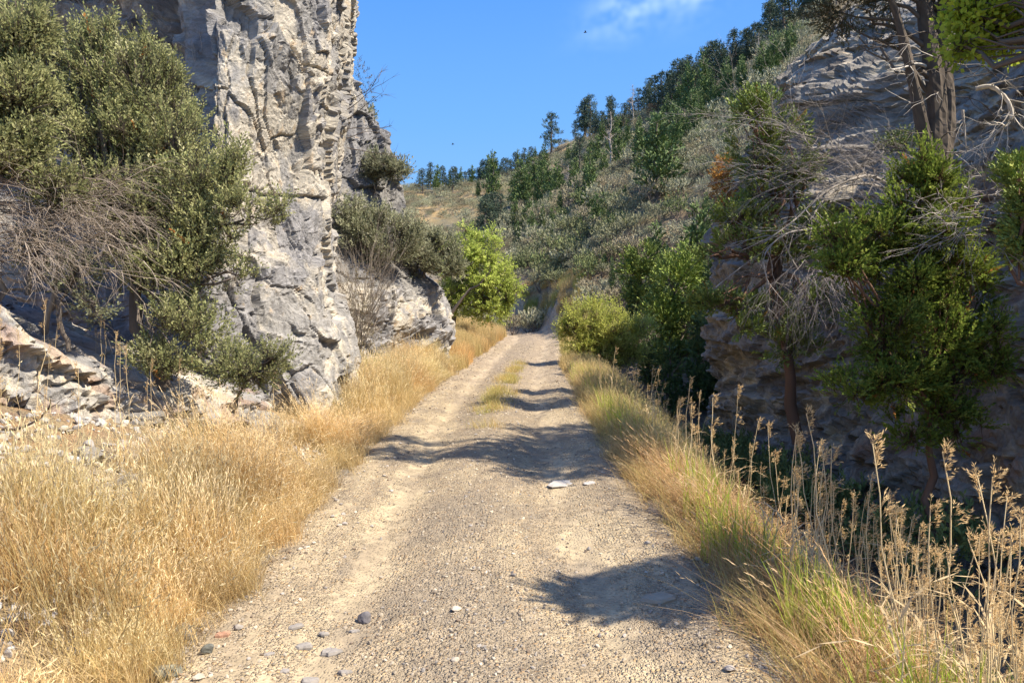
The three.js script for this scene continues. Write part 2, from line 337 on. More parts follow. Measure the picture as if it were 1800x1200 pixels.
{
  const ds = []; for (let d = -26; d < 60;) { ds.push(d); d += d < 0 ? 0.5 : Math.max(0.05, d * 0.0065); }
  const NX = 84, p = [], c = [], uv = [], idx = [];
  for (const d of ds) for (let k = 0; k <= NX; k++) {
    const t = (k / NX * 2 - 1) * 2.35, x = roadC(d) + t, y = roadY(x, d);
    p.push(x, y, -d); uv.push(x / 1.25, -d / 1.25);
    const m = fbm2(x * 1.1, d * 0.55, 4), f = fbm2(x * 5.2, d * 3.6, 3), streak = fbm2(x * 4.2 + .4 * Math.sin(d * .4), d * 0.22, 3);
    const fine = Math.exp(-(((Math.abs(t) - 0.98) / 0.3) ** 2)) + Math.exp(-(((Math.abs(t) - 1.5) / 0.25) ** 2)) * .6;      // dust ground fine by wheels
    let col = mix3([0.46, 0.36, 0.235], [0.7, 0.56, 0.35], clamp(0.42 * fine + 0.9 * m + 0.6 * streak - 0.02));
    col = mix3(col, [0.39, 0.315, 0.22], sst(0.02, 0.4, -m - 0.4 * f + 0.12 - 0.3 * fine) * .7);
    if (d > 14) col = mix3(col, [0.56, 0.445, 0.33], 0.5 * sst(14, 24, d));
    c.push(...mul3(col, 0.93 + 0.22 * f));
  }
  const n = NX + 1, loose = [], packed = [];
  for (let r = 0; r < ds.length - 1; r++) for (let k = 0; k < NX; k++) {        // wheel tracks and verges are packed dust, the rest loose gravel
    const a = r * n + k, t = ((k + 0.5) / NX * 2 - 1) * 2.35, d = ds[r], x = roadC(d) + t, f = Math.exp(-(((Math.abs(t) - 0.92) / 0.26) ** 2)) + 0.75 * Math.exp(-(((Math.abs(t) - 1.55) / 0.22) ** 2)) + 1.0 * fbm2(x * 1.6, d * 0.6, 4) + 0.7 * fbm2(x * 6, d * 3.5, 2);
    (f > 0.82 ? packed : loose).push(a, a + 1, a + n + 1, a, a + n + 1, a + n);
  }
  for (const q of loose) idx.push(q); for (const q of packed) idx.push(q);
  const g = new THREE.BufferGeometry();
  g.setAttribute('position', new THREE.Float32BufferAttribute(p, 3)); g.setAttribute('color', new THREE.Float32BufferAttribute(c, 3)); g.setAttribute('uv', new THREE.Float32BufferAttribute(uv, 2)); g.setIndex(idx); g.computeVertexNormals();
  g.addGroup(0, loose.length, 0); g.addGroup(loose.length, packed.length, 1);
  const m = new THREE.Mesh(g, [M.road, M.dust]); m.name = 'gravel_road'; m.receiveShadow = m.castShadow = true;
  m.userData = { kind: 'structure', label: 'rutted gravel road climbing into the canyon' }; put(m);
}

// ---------------------------------------------------------------- rock walls
const GREY = [0.39, 0.375, 0.36], VIOL = [0.35, 0.34, 0.345], CREAM = [0.62, 0.565, 0.475], DARKR = [0.15, 0.145, 0.145], OCHRE = [0.47, 0.33, 0.19];
function rockWall(owner, o) {
  const { path, us, seed, yBase, top, dv, big = [0.95, 1.25], amp = 1, skew = 0.3, back, color, extra } = o;
  // arc-length table along a rounded path
  const cv = new THREE.CatmullRomCurve3(path.map(([x, z]) => new THREE.Vector3(x, 0, z)), false, 'centripetal', 0.5);
  const L = cv.getLength(); cv.arcLengthDivisions = 800; cv.updateArcLengths();
  const ulist = []; for (let u = 0; u < L;) { ulist.push(u); u += us(u); } ulist.push(L);
  const nv = Math.ceil(Math.max(...ulist.map((u) => top(u) - yBase)) / dv), n = ulist.length;
  const P = new Float32Array(n * (nv + 1) * 3), C = new Float32Array(n * (nv + 1) * 3), U = new Float32Array(n * (nv + 1) * 2), id = new Array(n * (nv + 1));
  ulist.forEach((u, a) => {
    const t = clamp(u / L, 0, 1), q = cv.getPointAt(t), t0 = cv.getPointAt(clamp(t - 0.35 / L, 0, 1)), t1 = cv.getPointAt(clamp(t + 0.35 / L, 0, 1));
    let nx = -(t1.z - t0.z), nz = t1.x - t0.x; const l = Math.hypot(nx, nz) * (o.flip ? -1 : 1); nx /= l; nz /= l;
    const H = top(u) - yBase;
    for (let b = 0; b <= nv; b++) {
      const v = H * b / nv, wu = u + 0.03 * fbm2(u * 2.1 + seed, v * 2.1, 2) + v * skew, wv = v + 0.035 * fbm2(u * 1.9, v * 1.9 + seed, 2) - u * 0.14;
      const c0 = cells(wu / (big[0] * 2.1) + 0.25 * v / big[1], wv / (big[1] * 1.9), seed + 200), c1 = cells(wu / big[0], wv / big[1], seed), c2 = cells(wu / (big[0] * 0.38) + 0.3 * v, wv / (big[1] * 0.3), seed + 50), cb = cells(wu / (big[0] * 1.25) - 0.5 * v / big[1] + 7.3, wv / (big[1] * 0.85) + 0.35 * u, seed + 300), c3 = cells(wu / (big[0] * 0.13), wv / (big[1] * 0.1) + .4 * u, seed + 90);
      const h = (c, k) => hsh(c[1], c[2], seed + k);
      let D = 0.26 * fbm2(u * 0.28 + seed, v * 0.22, 2);
      const pl = (c, k, a0, a1, a2, w) => {            // tilted plane of a block, run together with its neighbour's over the joint
        const A = (hsh(c[1], c[2], seed + k) - 0.5) * a0 + c[3] * (hsh(c[1], c[2], seed + k + 1) - 0.5) * a1 + c[4] * (hsh(c[1], c[2], seed + k + 2) - 0.4) * a2;
        if (c[0] > w) return A;
        const B = (hsh(c[5], c[6], seed + k) - 0.5) * a0 + c[7] * (hsh(c[5], c[6], seed + k + 1) - 0.5) * a1 + c[8] * (hsh(c[5], c[6], seed + k + 2) - 0.4) * a2;
        return lerp(B, A, 0.5 + 0.5 * c[0] / w);
      };
      D += pl(c0, 13, 0.3, 0.26, 0.3, 0.026) + Math.max(pl(c1, 3, 0.2, 0.34, 0.32, 0.03), pl(cb, 33, 0.2, 0.38, 0.34, 0.03)) - 0.05;
      const chip = 0.28 + 0.75 * sst(-0.15, 0.2, fbm2(u * 0.8 + seed, v * 0.7 + 3, 3));
      const calm = 0.15 + 0.85 * sst(0.0, 0.1, c0[0]) * sst(0.0, 0.12, c1[0]) * sst(0.0, 0.12, cb[0]);      // joints break clean
      D += (pl(c2, 6, 0.15, 0.2, 0.19, 0.045) * chip + pl(c3, 9, 0.036, 0.045, 0.045, 0.16) * (0.15 + chip * .85)) * calm;
      D -= 0.1 * (1 - sst(0.0, 0.03, c0[0])) + 0.065 * (1 - sst(0.0, 0.04, c1[0])) + 0.028 * (1 - sst(0, 0.07, c2[0])) * chip;
      D += 0.014 * fbm2(u * 9, v * 9, 3);
      D *= amp; D -= back(v, u); if (extra) D += extra(u, v);
      const k = a * (nv + 1) + b;
      P[k * 3] = q.x + nx * D; P[k * 3 + 1] = yBase + v + (o.rough ?? 0.04) * fbm2(u * 3, v * 3 + 5, 2); P[k * 3 + 2] = q.z + nz * D;
      const col = color(u, v, c1, c2, h); C[k * 3] = col[0]; C[k * 3 + 1] = col[1]; C[k * 3 + 2] = col[2];
      U[k * 2] = u / 1.1; U[k * 2 + 1] = v / 1.1; id[k] = c0[1] + ',' + c0[2];
    }
  });
  const lists = new Map();
  for (let a = 0; a < n - 1; a++) for (let b = 0; b < nv; b++) {
    const k = a * (nv + 1) + b, key = id[k]; let list = lists.get(key); if (!list) lists.set(key, list = []);
    list.push(k, k + nv + 1, k + nv + 2, k, k + nv + 2, k + 1);
  }
  for (const list of lists.values()) {
    const map = new Map(), p = [], c = [], uv = [], ix = [];
    for (const k of list) { let m = map.get(k); if (m === undefined) { m = map.size; map.set(k, m); p.push(P[k * 3], P[k * 3 + 1], P[k * 3 + 2]); c.push(C[k * 3], C[k * 3 + 1], C[k * 3 + 2]); uv.push(U[k * 2], U[k * 2 + 1]); } ix.push(m); }
    const g = new THREE.BufferGeometry();
    g.setAttribute('position', new THREE.Float32BufferAttribute(p, 3)); g.setAttribute('color', new THREE.Float32BufferAttribute(c, 3)); g.setAttribute('uv', new THREE.Float32BufferAttribute(uv, 2)); g.setIndex(ix);
    part(owner, 'rock_block', g, M.rock);
  }
}
function limestone(u, v, c1, c2, h, warm, sd) {
  const m = fbm2(u * 0.55 + sd, v * 0.4, 4), f = fbm2(u * 2.9, v * 2.4 + sd, 5), st = fbm2(u * 5 + sd, v * 1.1, 4);
  let w = clamp(warm + m * 0.9 + (h(c1, 20) - 0.5) * 0.5 + (h(c2, 21) - 0.5) * 0.45);
  let col = mix3(h(c1, 22) > 0.5 ? GREY : VIOL, CREAM, sst(0.3, 0.75, w + f * 0.35));
  col = mix3(col, DARKR, sst(0.18, 0.5, st + 0.12 - 0.5 * w) * 0.55);
  col = mix3(col, OCHRE, sst(0.3, 0.55, f + 0.35 * (w - 0.6)) * 0.6);
  return mul3(col, 0.9 + 0.22 * f + 0.12 * (h(c2, 23) - 0.5));
}
{
  const t = thing('cliff', 'tall pale limestone pillar with fractured face rising beside the road', 'cliff');
  rockWall(t, {
    path: [[-14, -10.5], [-10.5, -13.6], [-7.6, -14.4], [-5.9, -14.1], [-5.15, -12.6], [-4.72, -11.5], [-4.05, -12.15], [-3.4, -12.95], [-3.32, -14.0], [-3.8, -16.3], [-4.9, -18.6], [-7, -20]],
    us: (u) => u < 9.6 ? 0.08 : u < 15.4 ? 0.026 : 0.07, seed: 5, yBase: 0.2, top: (u) => 10.6 + 0.8 * fbm2(u * 0.5, 3, 2), dv: 0.03, big: [0.85, 1.3], skew: 0.16,
    back: (v) => 0.015 * v - 0.25 * Math.exp(-((v - 0.25) ** 2) / 0.1) * 0,
    extra: (u, v) => (u > 9 && u < 11.6 ? 0.11 * Math.max(0, v - 1.6) * sst(9, 10.2, u) * (1 - sst(11.2, 11.6, u)) : 0) + 0.22 * Math.sin(v * 0.9 + 0.6) * sst(12.6, 13.6, u) - 0.5 * sst(1.2, 0.2, v) * (1 - sst(11.6, 12.6, u)) + (u < 9.6 ? 1.7 * sst(6.4, 9.6, v) * (1 - sst(8.4, 9.6, u)) : 0),
    color: (u, v, c1, c2, h) => limestone(u, v, c1, c2, h, u < 9.5 ? 0.1 : -0.02 + 0.34 * sst(11.4, 13.3, u) + 0.34 * sst(2.5, 5, v), 3),
  });
}
{
  const t = thing('cliff', 'second grey limestone cliff behind the pillar, with shrubs on its ledges', 'cliff');
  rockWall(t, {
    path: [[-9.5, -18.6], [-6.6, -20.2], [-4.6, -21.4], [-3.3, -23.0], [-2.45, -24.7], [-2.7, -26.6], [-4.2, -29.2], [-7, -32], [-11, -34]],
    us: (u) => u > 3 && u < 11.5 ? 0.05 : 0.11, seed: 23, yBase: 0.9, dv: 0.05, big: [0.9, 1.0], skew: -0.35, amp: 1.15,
    top: () => 12.6,
    back: (v, u) => -0.28 * Math.exp(-((v - 2.2) ** 2) / 0.5) + 0.75 * sst(3.2, 4.2, v) + 0.2 * Math.max(0, v - 4.2) + 1.5 * Math.max(0, v - (lerp(11.2, 6.9, clamp((u - 6) / 3.9)) - 2.4 * sst(9.9, 11.4, u) + 0.7 * fbm2(u * 1.1, 8, 3))),
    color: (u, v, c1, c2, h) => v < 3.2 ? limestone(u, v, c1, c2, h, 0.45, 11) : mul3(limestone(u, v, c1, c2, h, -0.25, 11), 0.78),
  });
}
{
  const t = thing('cliff', 'shaded limestone wall with sloping beds beyond the gully', 'cliff');
  const pts = [[9.6, 2], [8.3, -3], [7.3, -8], [6.8, -12], [6.5, -16], [6.1, -20], [5.85, -22], [6.5, -24], [8.6, -27], [11.5, -31], [16, -36]];
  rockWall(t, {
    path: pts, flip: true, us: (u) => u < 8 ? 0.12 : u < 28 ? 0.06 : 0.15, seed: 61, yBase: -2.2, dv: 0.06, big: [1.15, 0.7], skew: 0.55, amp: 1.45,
    top: (u) => 11.4 + 1.2 * fbm2(u * 0.3, 12, 3),
    back: (v, u) => lerp(0.24 * Math.min(v, 4) + 0.52 * Math.max(0, v - 4), 0.03 * Math.min(v, 8) + 0.36 * clamp(v - 8, 0, 3.3) + 0.9 * Math.max(0, v - 11.3), sst(19.2, 22.6, u)),
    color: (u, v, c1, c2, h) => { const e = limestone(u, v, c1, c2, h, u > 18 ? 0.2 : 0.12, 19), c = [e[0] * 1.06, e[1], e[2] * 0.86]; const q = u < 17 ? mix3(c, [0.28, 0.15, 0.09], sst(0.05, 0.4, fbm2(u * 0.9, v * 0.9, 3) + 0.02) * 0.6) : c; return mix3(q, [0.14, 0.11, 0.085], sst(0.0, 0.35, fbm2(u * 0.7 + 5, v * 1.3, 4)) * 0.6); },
  });
}
{
  const t = thing('rock_ledge', 'low broken limestone ledge under the olive shrub and grey twigs', 'rock ledge');
  rockWall(t, {
    path: [[-10.5, -4.6], [-8.2, -5.9], [-6.2, -6.8], [-5.05, -7.5], [-4.45, -8.5], [-4.0, -9.6], [-3.75, -10.7], [-3.9, -12]],
    us: () => 0.035, seed: 77, yBase: 0.7, dv: 0.035, big: [0.42, 0.3], skew: 0.4, amp: 0.8, top: () => 2.9, rough: 0.06,
    back: (v, u) => 0.3 * v + 2.2 * Math.max(0, v - (lerp(1.45, 0.6, sst(5, 9, u)) + 0.4 * fbm2(u * 0.9, 3, 3))),
    color: (u, v, c1, c2, h) => { const c = limestone(u, v, c1, c2, h, 0.42, 29); return mix3(c, [0.4, 0.2, 0.09], sst(0.12, 0.42, fbm2(u * 1.3, v * 1.6 + 4, 4) + 0.1) * 0.4); },
  });
}
// loose blocks and stones: a lumpy angular stone from a squashed, chipped ball
function stoneGeo(seed, col, detail = 2, flatY = 0.6, ang = 0.97) {
  const R = mulberry(seed), g = new THREE.IcosahedronGeometry(1, detail), a = g.attributes.position, planes = [];
  for (let k = 0; k < 9; k++) planes.push([rdir(R), 0.5 + 0.38 * R()]);
  const c = new Float32Array(a.count * 3), sx = 0.8 + 0.5 * R(), sz = 0.7 + 0.5 * R();
  for (let i = 0; i < a.count; i++) {
    let v = [a.getX(i), a.getY(i), a.getZ(i)];
    for (const [n, d] of planes) { const e = v[0] * n[0] + v[1] * n[1] + v[2] * n[2] - d; if (e > 0) v = add(v, n, -e * ang); }
    const k = 1 + 0.1 * n3(v[0] * 2.3 + seed, v[1] * 2.3, v[2] * 2.3) + .05 * n3(v[0] * 6 + seed, v[1] * 6, v[2] * 6);
    a.setXYZ(i, v[0] * k * sx, v[1] * k * flatY, v[2] * k * sz);
    const f = 0.9 + 0.3 * fbm3(v[0] * 2 + seed, v[1] * 2, v[2] * 2, 3); c.set(mul3(col, f), i * 3);
  }
  g.setAttribute('color', new THREE.BufferAttribute(c, 3)); g.deleteAttribute('normal');
  const uv = g.attributes.uv; for (let i = 0; i < a.count; i++) uv.setXY(i, a.getX(i) * 0.35 + a.getZ(i) * 0.2, a.getY(i) * 0.4 + a.getZ(i) * 0.3);
  return g;
}
// a thin broken slab: ragged outline, chipped rim, uneven top
function slabGeo(seed, col, thick = 0.16, long = 1.6) {
  const R = mulberry(seed), gb = new GB(), n = 13, rim = [], out = [];
  for (let k = 0; k < n; k++) { const a = (k + 0.7 * R()) / n * 6.2832, r = 0.62 + 0.4 * R(); rim.push([Math.cos(a) * r * long, Math.sin(a) * r]); }
  const top = rim.map(([x, z]) => gb.v(x * 0.86, thick * (0.6 + 0.5 * R()), z * 0.86, mul3(col, 0.85 + 0.3 * R()))), mid = rim.map(([x, z]) => gb.v(x, thick * 0.3 * R(), z, mul3(col, 0.8 + 0.3 * R()))), low = rim.map(([x, z]) => gb.v(x * 0.95, -thick, z * 0.95, mul3(col, 0.8)));
  const inn = rim.map(([x, z]) => gb.v(x * (0.4 + 0.15 * R()), thick * (0.8 + 0.4 * R()), z * (0.4 + 0.15 * R()), mul3(col, 0.85 + 0.3 * R()))), c = gb.v(0, thick, 0, col);
  for (let k = 0; k < n; k++) { const j = (k + 1) % n; gb.quad(low[k], low[j], mid[j], mid[k]); gb.quad(mid[k], mid[j], top[j], top[k]); gb.quad(top[k], top[j], inn[j], inn[k]); gb.tri(inn[k], inn[j], c); }
  return gb.geo();
}

// ---------------------------------------------------------------- where the plants stand: [x, y, z, rx, ry, rz, density] in metres
const mahogany = [[-5.5,5.64,-9.8,0.56,0.56,0.51], [-5.78,6.0,-9.8,0.07,0.31,0.18], [-5.33,6.11,-9.8,0.07,0.3,0.17], [-4.85,5.94,-9.8,0.09,0.34,0.19], [-4.6,5.61,-9.8,0.07,0.3,0.17], [-6.27,5.83,-9.8,0.09,0.36,0.2], [-5.61,6.13,-9.8,0.06,0.22,0.13], [-4.9,5.31,-9.8,0.64,0.6,0.56], [-6.15,5.19,-10.0,0.53,0.65,0.53], [-4.4,4.68,-9.6,0.59,0.59,0.53], [-5.28,4.63,-9.8,0.79,0.67,0.66], [-4.72,3.75,-9.5,0.8,0.62,0.64], [-4.02,3.98,-9.4,0.5,0.54,0.47], [-5.73,3.97,-10.0,0.46,0.46,0.41,0.5], [-4.31,2.97,-9.4,0.68,0.5,0.53], [-5.02,3.1,-9.8,0.45,0.45,0.4,0.7], [-3.37,3.56,-9.3,0.53,0.21,0.34,0.7], [-3.95,3.26,-9.4,0.43,0.43,0.39], [-4.01,2.14,-9.2,0.49,0.39,0.4], [-4.23,1.82,-9.0,0.38,0.31,0.31], [-3.52,2.82,-9.3,0.39,0.2,0.27,0.8]];
const mahoganyBase = [-4.46,1.31,-9.5];
const lowJuniper = [[-3.23,1.68,-9.0,0.45,0.21,0.29], [-3.54,1.75,-9.0,0.28,0.24,0.23], [-2.96,1.82,-9.0,0.28,0.12,0.18,0.6]];
const lowJuniperBase = [-3.37,1.41,-9.0];
const edgeBush = [[-5.68,5.54,-8.4,0.39,0.39,0.35], [-5.97,5.02,-8.4,0.45,0.58,0.46], [-5.58,4.7,-8.4,0.35,0.48,0.38], [-5.9,4.19,-8.4,0.51,0.45,0.43], [-5.58,4.15,-8.5,0.29,0.29,0.26,0.6], [-5.32,3.79,-8.6,0.33,0.26,0.27,0.5]];
const edgeBushBase = [-6.18,3.13,-8.6];
const greyShrubLow = [[-5.18,2.83,-8.8,0.27,0.27,0.24], [-4.97,2.42,-8.8,0.2,0.17,0.17], [-5.65,3.09,-8.8,0.27,0.2,0.21]];
const greyShrubLowBase = [-5.24,2.15,-8.8];
const ledgeShrubA = [[-4.21,5.88,-22.5,0.77,0.55,0.6,0.8], [-4.81,6.05,-22.5,0.6,0.65,0.56,0.7], [-3.61,5.36,-22.5,0.83,0.58,0.63], [-4.47,5.19,-22.5,0.77,0.45,0.55], [-3.23,5.79,-22.5,0.52,0.34,0.39,0.7]];
const ledgeShrubABase = [-4.18,4.54,-22.8];
const ledgeShrubB = [[-2.84,5.51,-24.0,0.66,0.55,0.54,0.8], [-2.29,5.38,-24.0,0.51,0.51,0.46,0.8], [-3.03,5.05,-24.0,0.83,0.4,0.55], [-2.02,4.87,-24.0,0.4,0.4,0.36]];
const ledgeShrubBBase = [-2.88,4.35,-24.3];
const ledgeShrubC = [[-4.25,7.95,-23.2,0.67,0.35,0.46,0.8], [-4.7,7.78,-23.2,0.46,0.28,0.33], [-3.72,7.78,-23.2,0.46,0.23,0.31,0.7]];
const ledgeShrubCBase = [-4.42,7.43,-23.6];
const ledgeShrubD = [[-4.95,10.03,-24.2,0.33,0.22,0.25], [-4.71,9.92,-24.2,0.22,0.15,0.17]];
const ledgeShrubDBase = [-5.02,9.87,-24.5];
const bareShrub = [[-3.57,2.79,-17.0,0.36,0.71,0.49], [-3.38,3.57,-17.0,0.32,0.52,0.38], [-3.74,2.01,-17.0,0.32,0.52,0.38], [-3.25,2.14,-17.0,0.32,0.39,0.32]];
const bareShrubBase = [-3.61,1.49,-17.0];
const limeTree = [[-1.79,7.11,-36.0,1.24,0.88,0.95], [-0.96,6.01,-36.0,1.05,1.05,0.94], [-2.61,6.15,-36.0,1.1,1.1,0.99], [-1.51,4.91,-36.0,1.24,0.88,0.95], [-0.41,5.33,-36.0,0.69,0.83,0.68], [-3.03,4.78,-36.0,0.96,0.83,0.8], [-1.1,4.23,-36.0,0.83,0.61,0.64], [-2.2,7.66,-36.0,0.77,0.5,0.57]];
const limeTreeBase = [-2.89,3.62,-36.0];
const juniperBright = [[6.26,4.48,-11.0,0.35,0.39,0.33], [6.09,4.19,-11.0,0.38,0.34,0.32], [5.55,3.6,-11.0,0.38,0.25,0.28,0.7], [6.22,3.18,-11.0,0.5,0.34,0.38], [5.55,2.67,-11.0,0.42,0.34,0.34], [6.64,2.59,-11.0,0.46,0.38,0.38], [4.79,3.15,-10.8,0.25,0.25,0.22,0.8], [5.88,1.75,-11.0,0.5,0.34,0.38], [5.88,4.02,-11.0,0.46,0.44,0.4], [6.3,1.04,-11.0,0.5,0.22,0.33], [5.88,0.7,-11.0,0.34,0.22,0.25], [6.55,0.74,-11.0,0.34,0.22,0.25,0.8], [6.51,3.93,-11.0,0.38,0.42,0.36], [6.05,3.51,-11.0,0.59,0.38,0.43], [4.95,3.4,-10.8,0.4,0.37,0.35], [4.7,3.57,-10.8,0.21,0.23,0.2], [5.38,3.26,-11.0,0.34,0.25,0.26], [6.64,3.18,-11.0,0.38,0.42,0.36], [5.97,2.76,-11.0,0.59,0.38,0.43], [5.45,2.16,-10.8,0.54,0.41,0.43], [6.25,2.08,-10.9,0.71,0.5,0.54], [6.89,2.0,-11.0,0.42,0.46,0.4], [4.9,1.38,-10.7,0.37,0.26,0.28], [5.61,1.5,-10.8,0.62,0.37,0.45], [6.55,1.5,-11.0,0.5,0.34,0.38]];
const juniperBrightBase = [6.3,-0.75,-11.3];
const juniperDark = [[5.38,7.26,-16.2,0.5,0.47,0.43], [5.88,6.76,-16.2,0.56,0.5,0.47], [5.32,6.33,-16.2,0.56,0.5,0.47], [6.19,6.08,-16.2,0.5,0.43,0.42], [4.22,4.04,-15.8,0.54,0.22,0.34], [5.01,4.32,-16.0,0.73,0.27,0.45], [6.06,4.47,-16.2,0.68,0.4,0.48], [6.68,4.72,-16.2,0.43,0.37,0.36], [4.53,3.02,-15.8,0.72,0.22,0.42], [5.57,2.93,-16.2,0.93,0.3,0.55], [6.56,2.99,-16.2,0.62,0.35,0.43], [4.86,2.54,-15.9,0.49,0.17,0.3], [6.06,2.12,-16.2,0.74,0.31,0.47], [5.69,5.46,-16.2,0.56,0.43,0.45,0.8], [5.07,4.97,-16.2,0.56,0.31,0.39,0.8]];
const juniperDarkBase = [6.29,0.25,-16.4];
const juniperBranchGreen = [[8.31,6.52,-16.0,0.37,0.22,0.26], [8.56,6.64,-16.0,0.27,0.17,0.2]];
const juniperBranchGreenBase = [8.66,5.96,-16.2];
const tallTree = [[5.96,8.11,-13.0,0.7,0.5,0.54], [6.75,8.7,-13.0,0.79,0.7,0.67], [7.85,8.9,-13.0,0.79,0.79,0.72], [6.36,7.51,-13.0,0.5,0.25,0.34,0.5], [7.35,9.69,-13.0,1.09,0.89,0.89], [8.54,9.5,-13.0,0.79,0.79,0.72], [5.76,8.9,-13.0,0.6,0.5,0.49,0.7]];
const tallTreeBase = [7.45,0.56,-13.0];
const tallFork = [[7.45,0.56,-13], [7.47,4.83,-13], [7.5,6.32,-13], [7.35,7.71,-13], [7.2,9.3,-13]];
const tallFork2 = [[7.47,4.83,-13], [7.67,6.12,-13], [7.63,7.51,-13], [7.75,9.4,-13]];
const tallFork3 = [[7.35,5.42,-13], [6.94,6.83,-12.8], [6.69,7.67,-12.7], [6.3,8.43,-12.5]];
const cottonwoodBranch = [[6.06,6.21,-9.5,0.33,0.22,0.24], [6.39,6.0,-9.5,0.29,0.18,0.21], [5.81,5.85,-9.5,0.18,0.13,0.14,0.7], [6.46,6.39,-9.5,0.29,0.29,0.26], [5.84,6.36,-9.5,0.22,0.15,0.16]];
const edgeJuniper = [[6.6,4.17,-9.6,0.26,0.22,0.21], [6.71,3.36,-9.6,0.22,0.37,0.26], [6.82,3.8,-9.6,0.29,0.44,0.33]];
const edgeJuniperBase = [7.04,1.15,-9.8];
const limeBush = [[2.78,3.4,-27.0,0.87,0.66,0.69], [3.71,2.88,-27.0,0.99,0.78,0.8], [2.48,2.68,-27.0,0.66,0.62,0.58], [4.29,2.27,-27.0,0.7,0.54,0.56], [3.34,2.12,-27.0,0.99,0.54,0.69], [2.06,3.09,-27.0,0.31,0.31,0.28]];
const limeBushBase = [3.4,1.44,-27.0];
const shadeJuniperA = [[6.97,5.17,-32.0,0.86,1.22,0.94], [6.36,3.71,-32.0,0.86,0.98,0.83], [7.46,3.46,-32.0,0.86,1.47,1.05], [6.84,1.75,-32.0,1.1,1.1,0.99], [7.7,5.91,-32.0,0.49,0.98,0.66]];
const shadeJuniperABase = [6.97,0.28,-32.0];
const shadeJuniperB = [[6.68,7.12,-38.0,0.75,0.75,0.68], [6.1,6.54,-38.0,0.58,0.52,0.5], [7.11,6.1,-38.0,0.58,0.64,0.55], [6.53,5.23,-38.0,0.64,0.52,0.52]];
const shadeJuniperBBase = [6.44,2.91,-38.0];
const spruce = [[5.68,6.24,-42.0,0.03,0.03,0.03]];
const spruceBase = [5.68,4.8,-42.0];
const rustShrub = [[5.97,7.04,-21.0,0.22,0.56,0.35], [6.1,6.24,-21.0,0.22,0.4,0.28]];
const rustShrubBase = [6.31,5.66,-21.3];
const deadArchA = [[9.51,5.49,-16.6], [8.54,5.52,-16.2], [7.72,5.76,-15.8], [7.16,5.63,-15.5], [6.49,5.31,-15.3], [5.81,4.71,-15.2], [5.1,4.21,-15]];
const deadArchB = [[8.77,5.38,-16.4], [7.76,5.64,-16], [6.96,5.47,-15.7], [6.39,5.01,-15.5], [6.14,4.32,-15.3]];
const deadArchC = [[7.39,4.85,-15.6], [6.31,4.56,-15.3], [5.5,4.36,-15], [5.07,3.91,-14.9], [5.11,3.33,-14.8]];
const paleBranch = [[6.3,5.49,-10], [6.44,5.48,-9.9], [6.61,5.3,-9.85], [6.65,5.07,-9.8], [6.58,4.92,-9.8], [6.5,4.89,-9.8]];
const paleBranch2 = [[6.36,5.33,-10.4], [6.38,5.13,-10.4], [6.4,4.81,-10.4]];
const whiteBranch = [[7.35,6.99,-13], [7.04,6.97,-12.8], [6.74,6.86,-12.7], [6.43,6.78,-12.6]];
const fallenBranch = [[-4.69,1.29,-6.4], [-4.28,1.2,-6.3], [-4.11,1.22,-6.25], [-3.93,1.3,-6.2], [-3.81,1.41,-6.15], [-3.79,1.46,-6.12]];
const greyStem = [[4.26,3.35,-15.5], [4.59,3.63,-15.4], [5.03,3.97,-15.3]];

// ---------------------------------------------------------------- shrubs and trees near the road
const BARK = [0.13, 0.105, 0.085], GREYBARK = [0.27, 0.245, 0.225], REDBARK = [0.17, 0.095, 0.06], PALEWOOD = [0.34, 0.305, 0.27];
function limbsTo(gb, R, base, lobes, r, col, tip = 0.012, fork = 0.35) {
  // a main stem, and limbs that leave it for every lobe
  const hi = lobes.reduce((m, l) => l[1] > m[1] ? l : m, lobes[0]), mid = [lerp(base[0], hi[0], fork), lerp(base[1], hi[1], fork), lerp(base[2], hi[2], fork)];
  limb(gb, bent([base[0], base[1] - 0.25, base[2]], mid, R, 0.08, 5), r, r * 0.7, 8, col, R);
  for (const l of lobes) {
    const pts = bent(mid, [l[0], l[1], l[2]], R, 0.16, 7, 0.04);
    limb(gb, pts, r * 0.55, tip, 6, col, R);
    for (let k = 0; k < 5; k++) { const u = rdir(R), a = pts[3 + Math.floor(R() * 4)]; limb(gb, bent(a, [l[0] + u[0] * l[3] * 0.8, l[1] + Math.abs(u[1]) * l[4] * 0.8, l[2] + u[2] * l[5] * 0.8], R, 0.14, 4), tip * 1.6, tip * 0.35, 4, col, R); }
  }
}
function plant(name, label, category, base, lobes, o) {
  const R = mulberry(o.seed), t = thing(name, label, category, base, o.group), rel = lobes.map((l) => [l[0] - base[0], l[1] - base[1], l[2] - base[2], ...l.slice(3)]), stems = rel.slice();
  if (o.ragged) for (const l of stems) for (let k = 0; k < o.ragged; k++) { const u = rdir(R), q = 0.2 + 0.22 * R(), e = 0.85 + 0.35 * R(); rel.push([l[0] + u[0] * l[3] * e, l[1] + (u[1] * 0.8 + 0.25) * l[4] * e, l[2] + u[2] * l[5] * e, l[3] * q, l[4] * q * 1.5, l[5] * q, 0.9]); }
  const w = new GB(); limbsTo(w, R, [0, 0, 0], stems.filter((_, k) => k % (o.skip ?? 1) === 0), o.r ?? 0.07, o.bark ?? BARK, o.tip ?? 0.012, o.fork ?? 0.35); part(t, 'trunk', w.geo(true), M.bark);
  const f = new GB(); sprays(f, R, { lobes: rel, ...o }); part(t, 'crown', f.geo(), o.mat ?? M.leaf);
  if (o.dead) { const dg = new GB(); sprays(dg, R, { lobes: rel, ...o, ...o.dead }); part(t, 'withered_sprays', dg.geo(), M.leaf, 'rust brown dead foliage'); }
  return t;
}
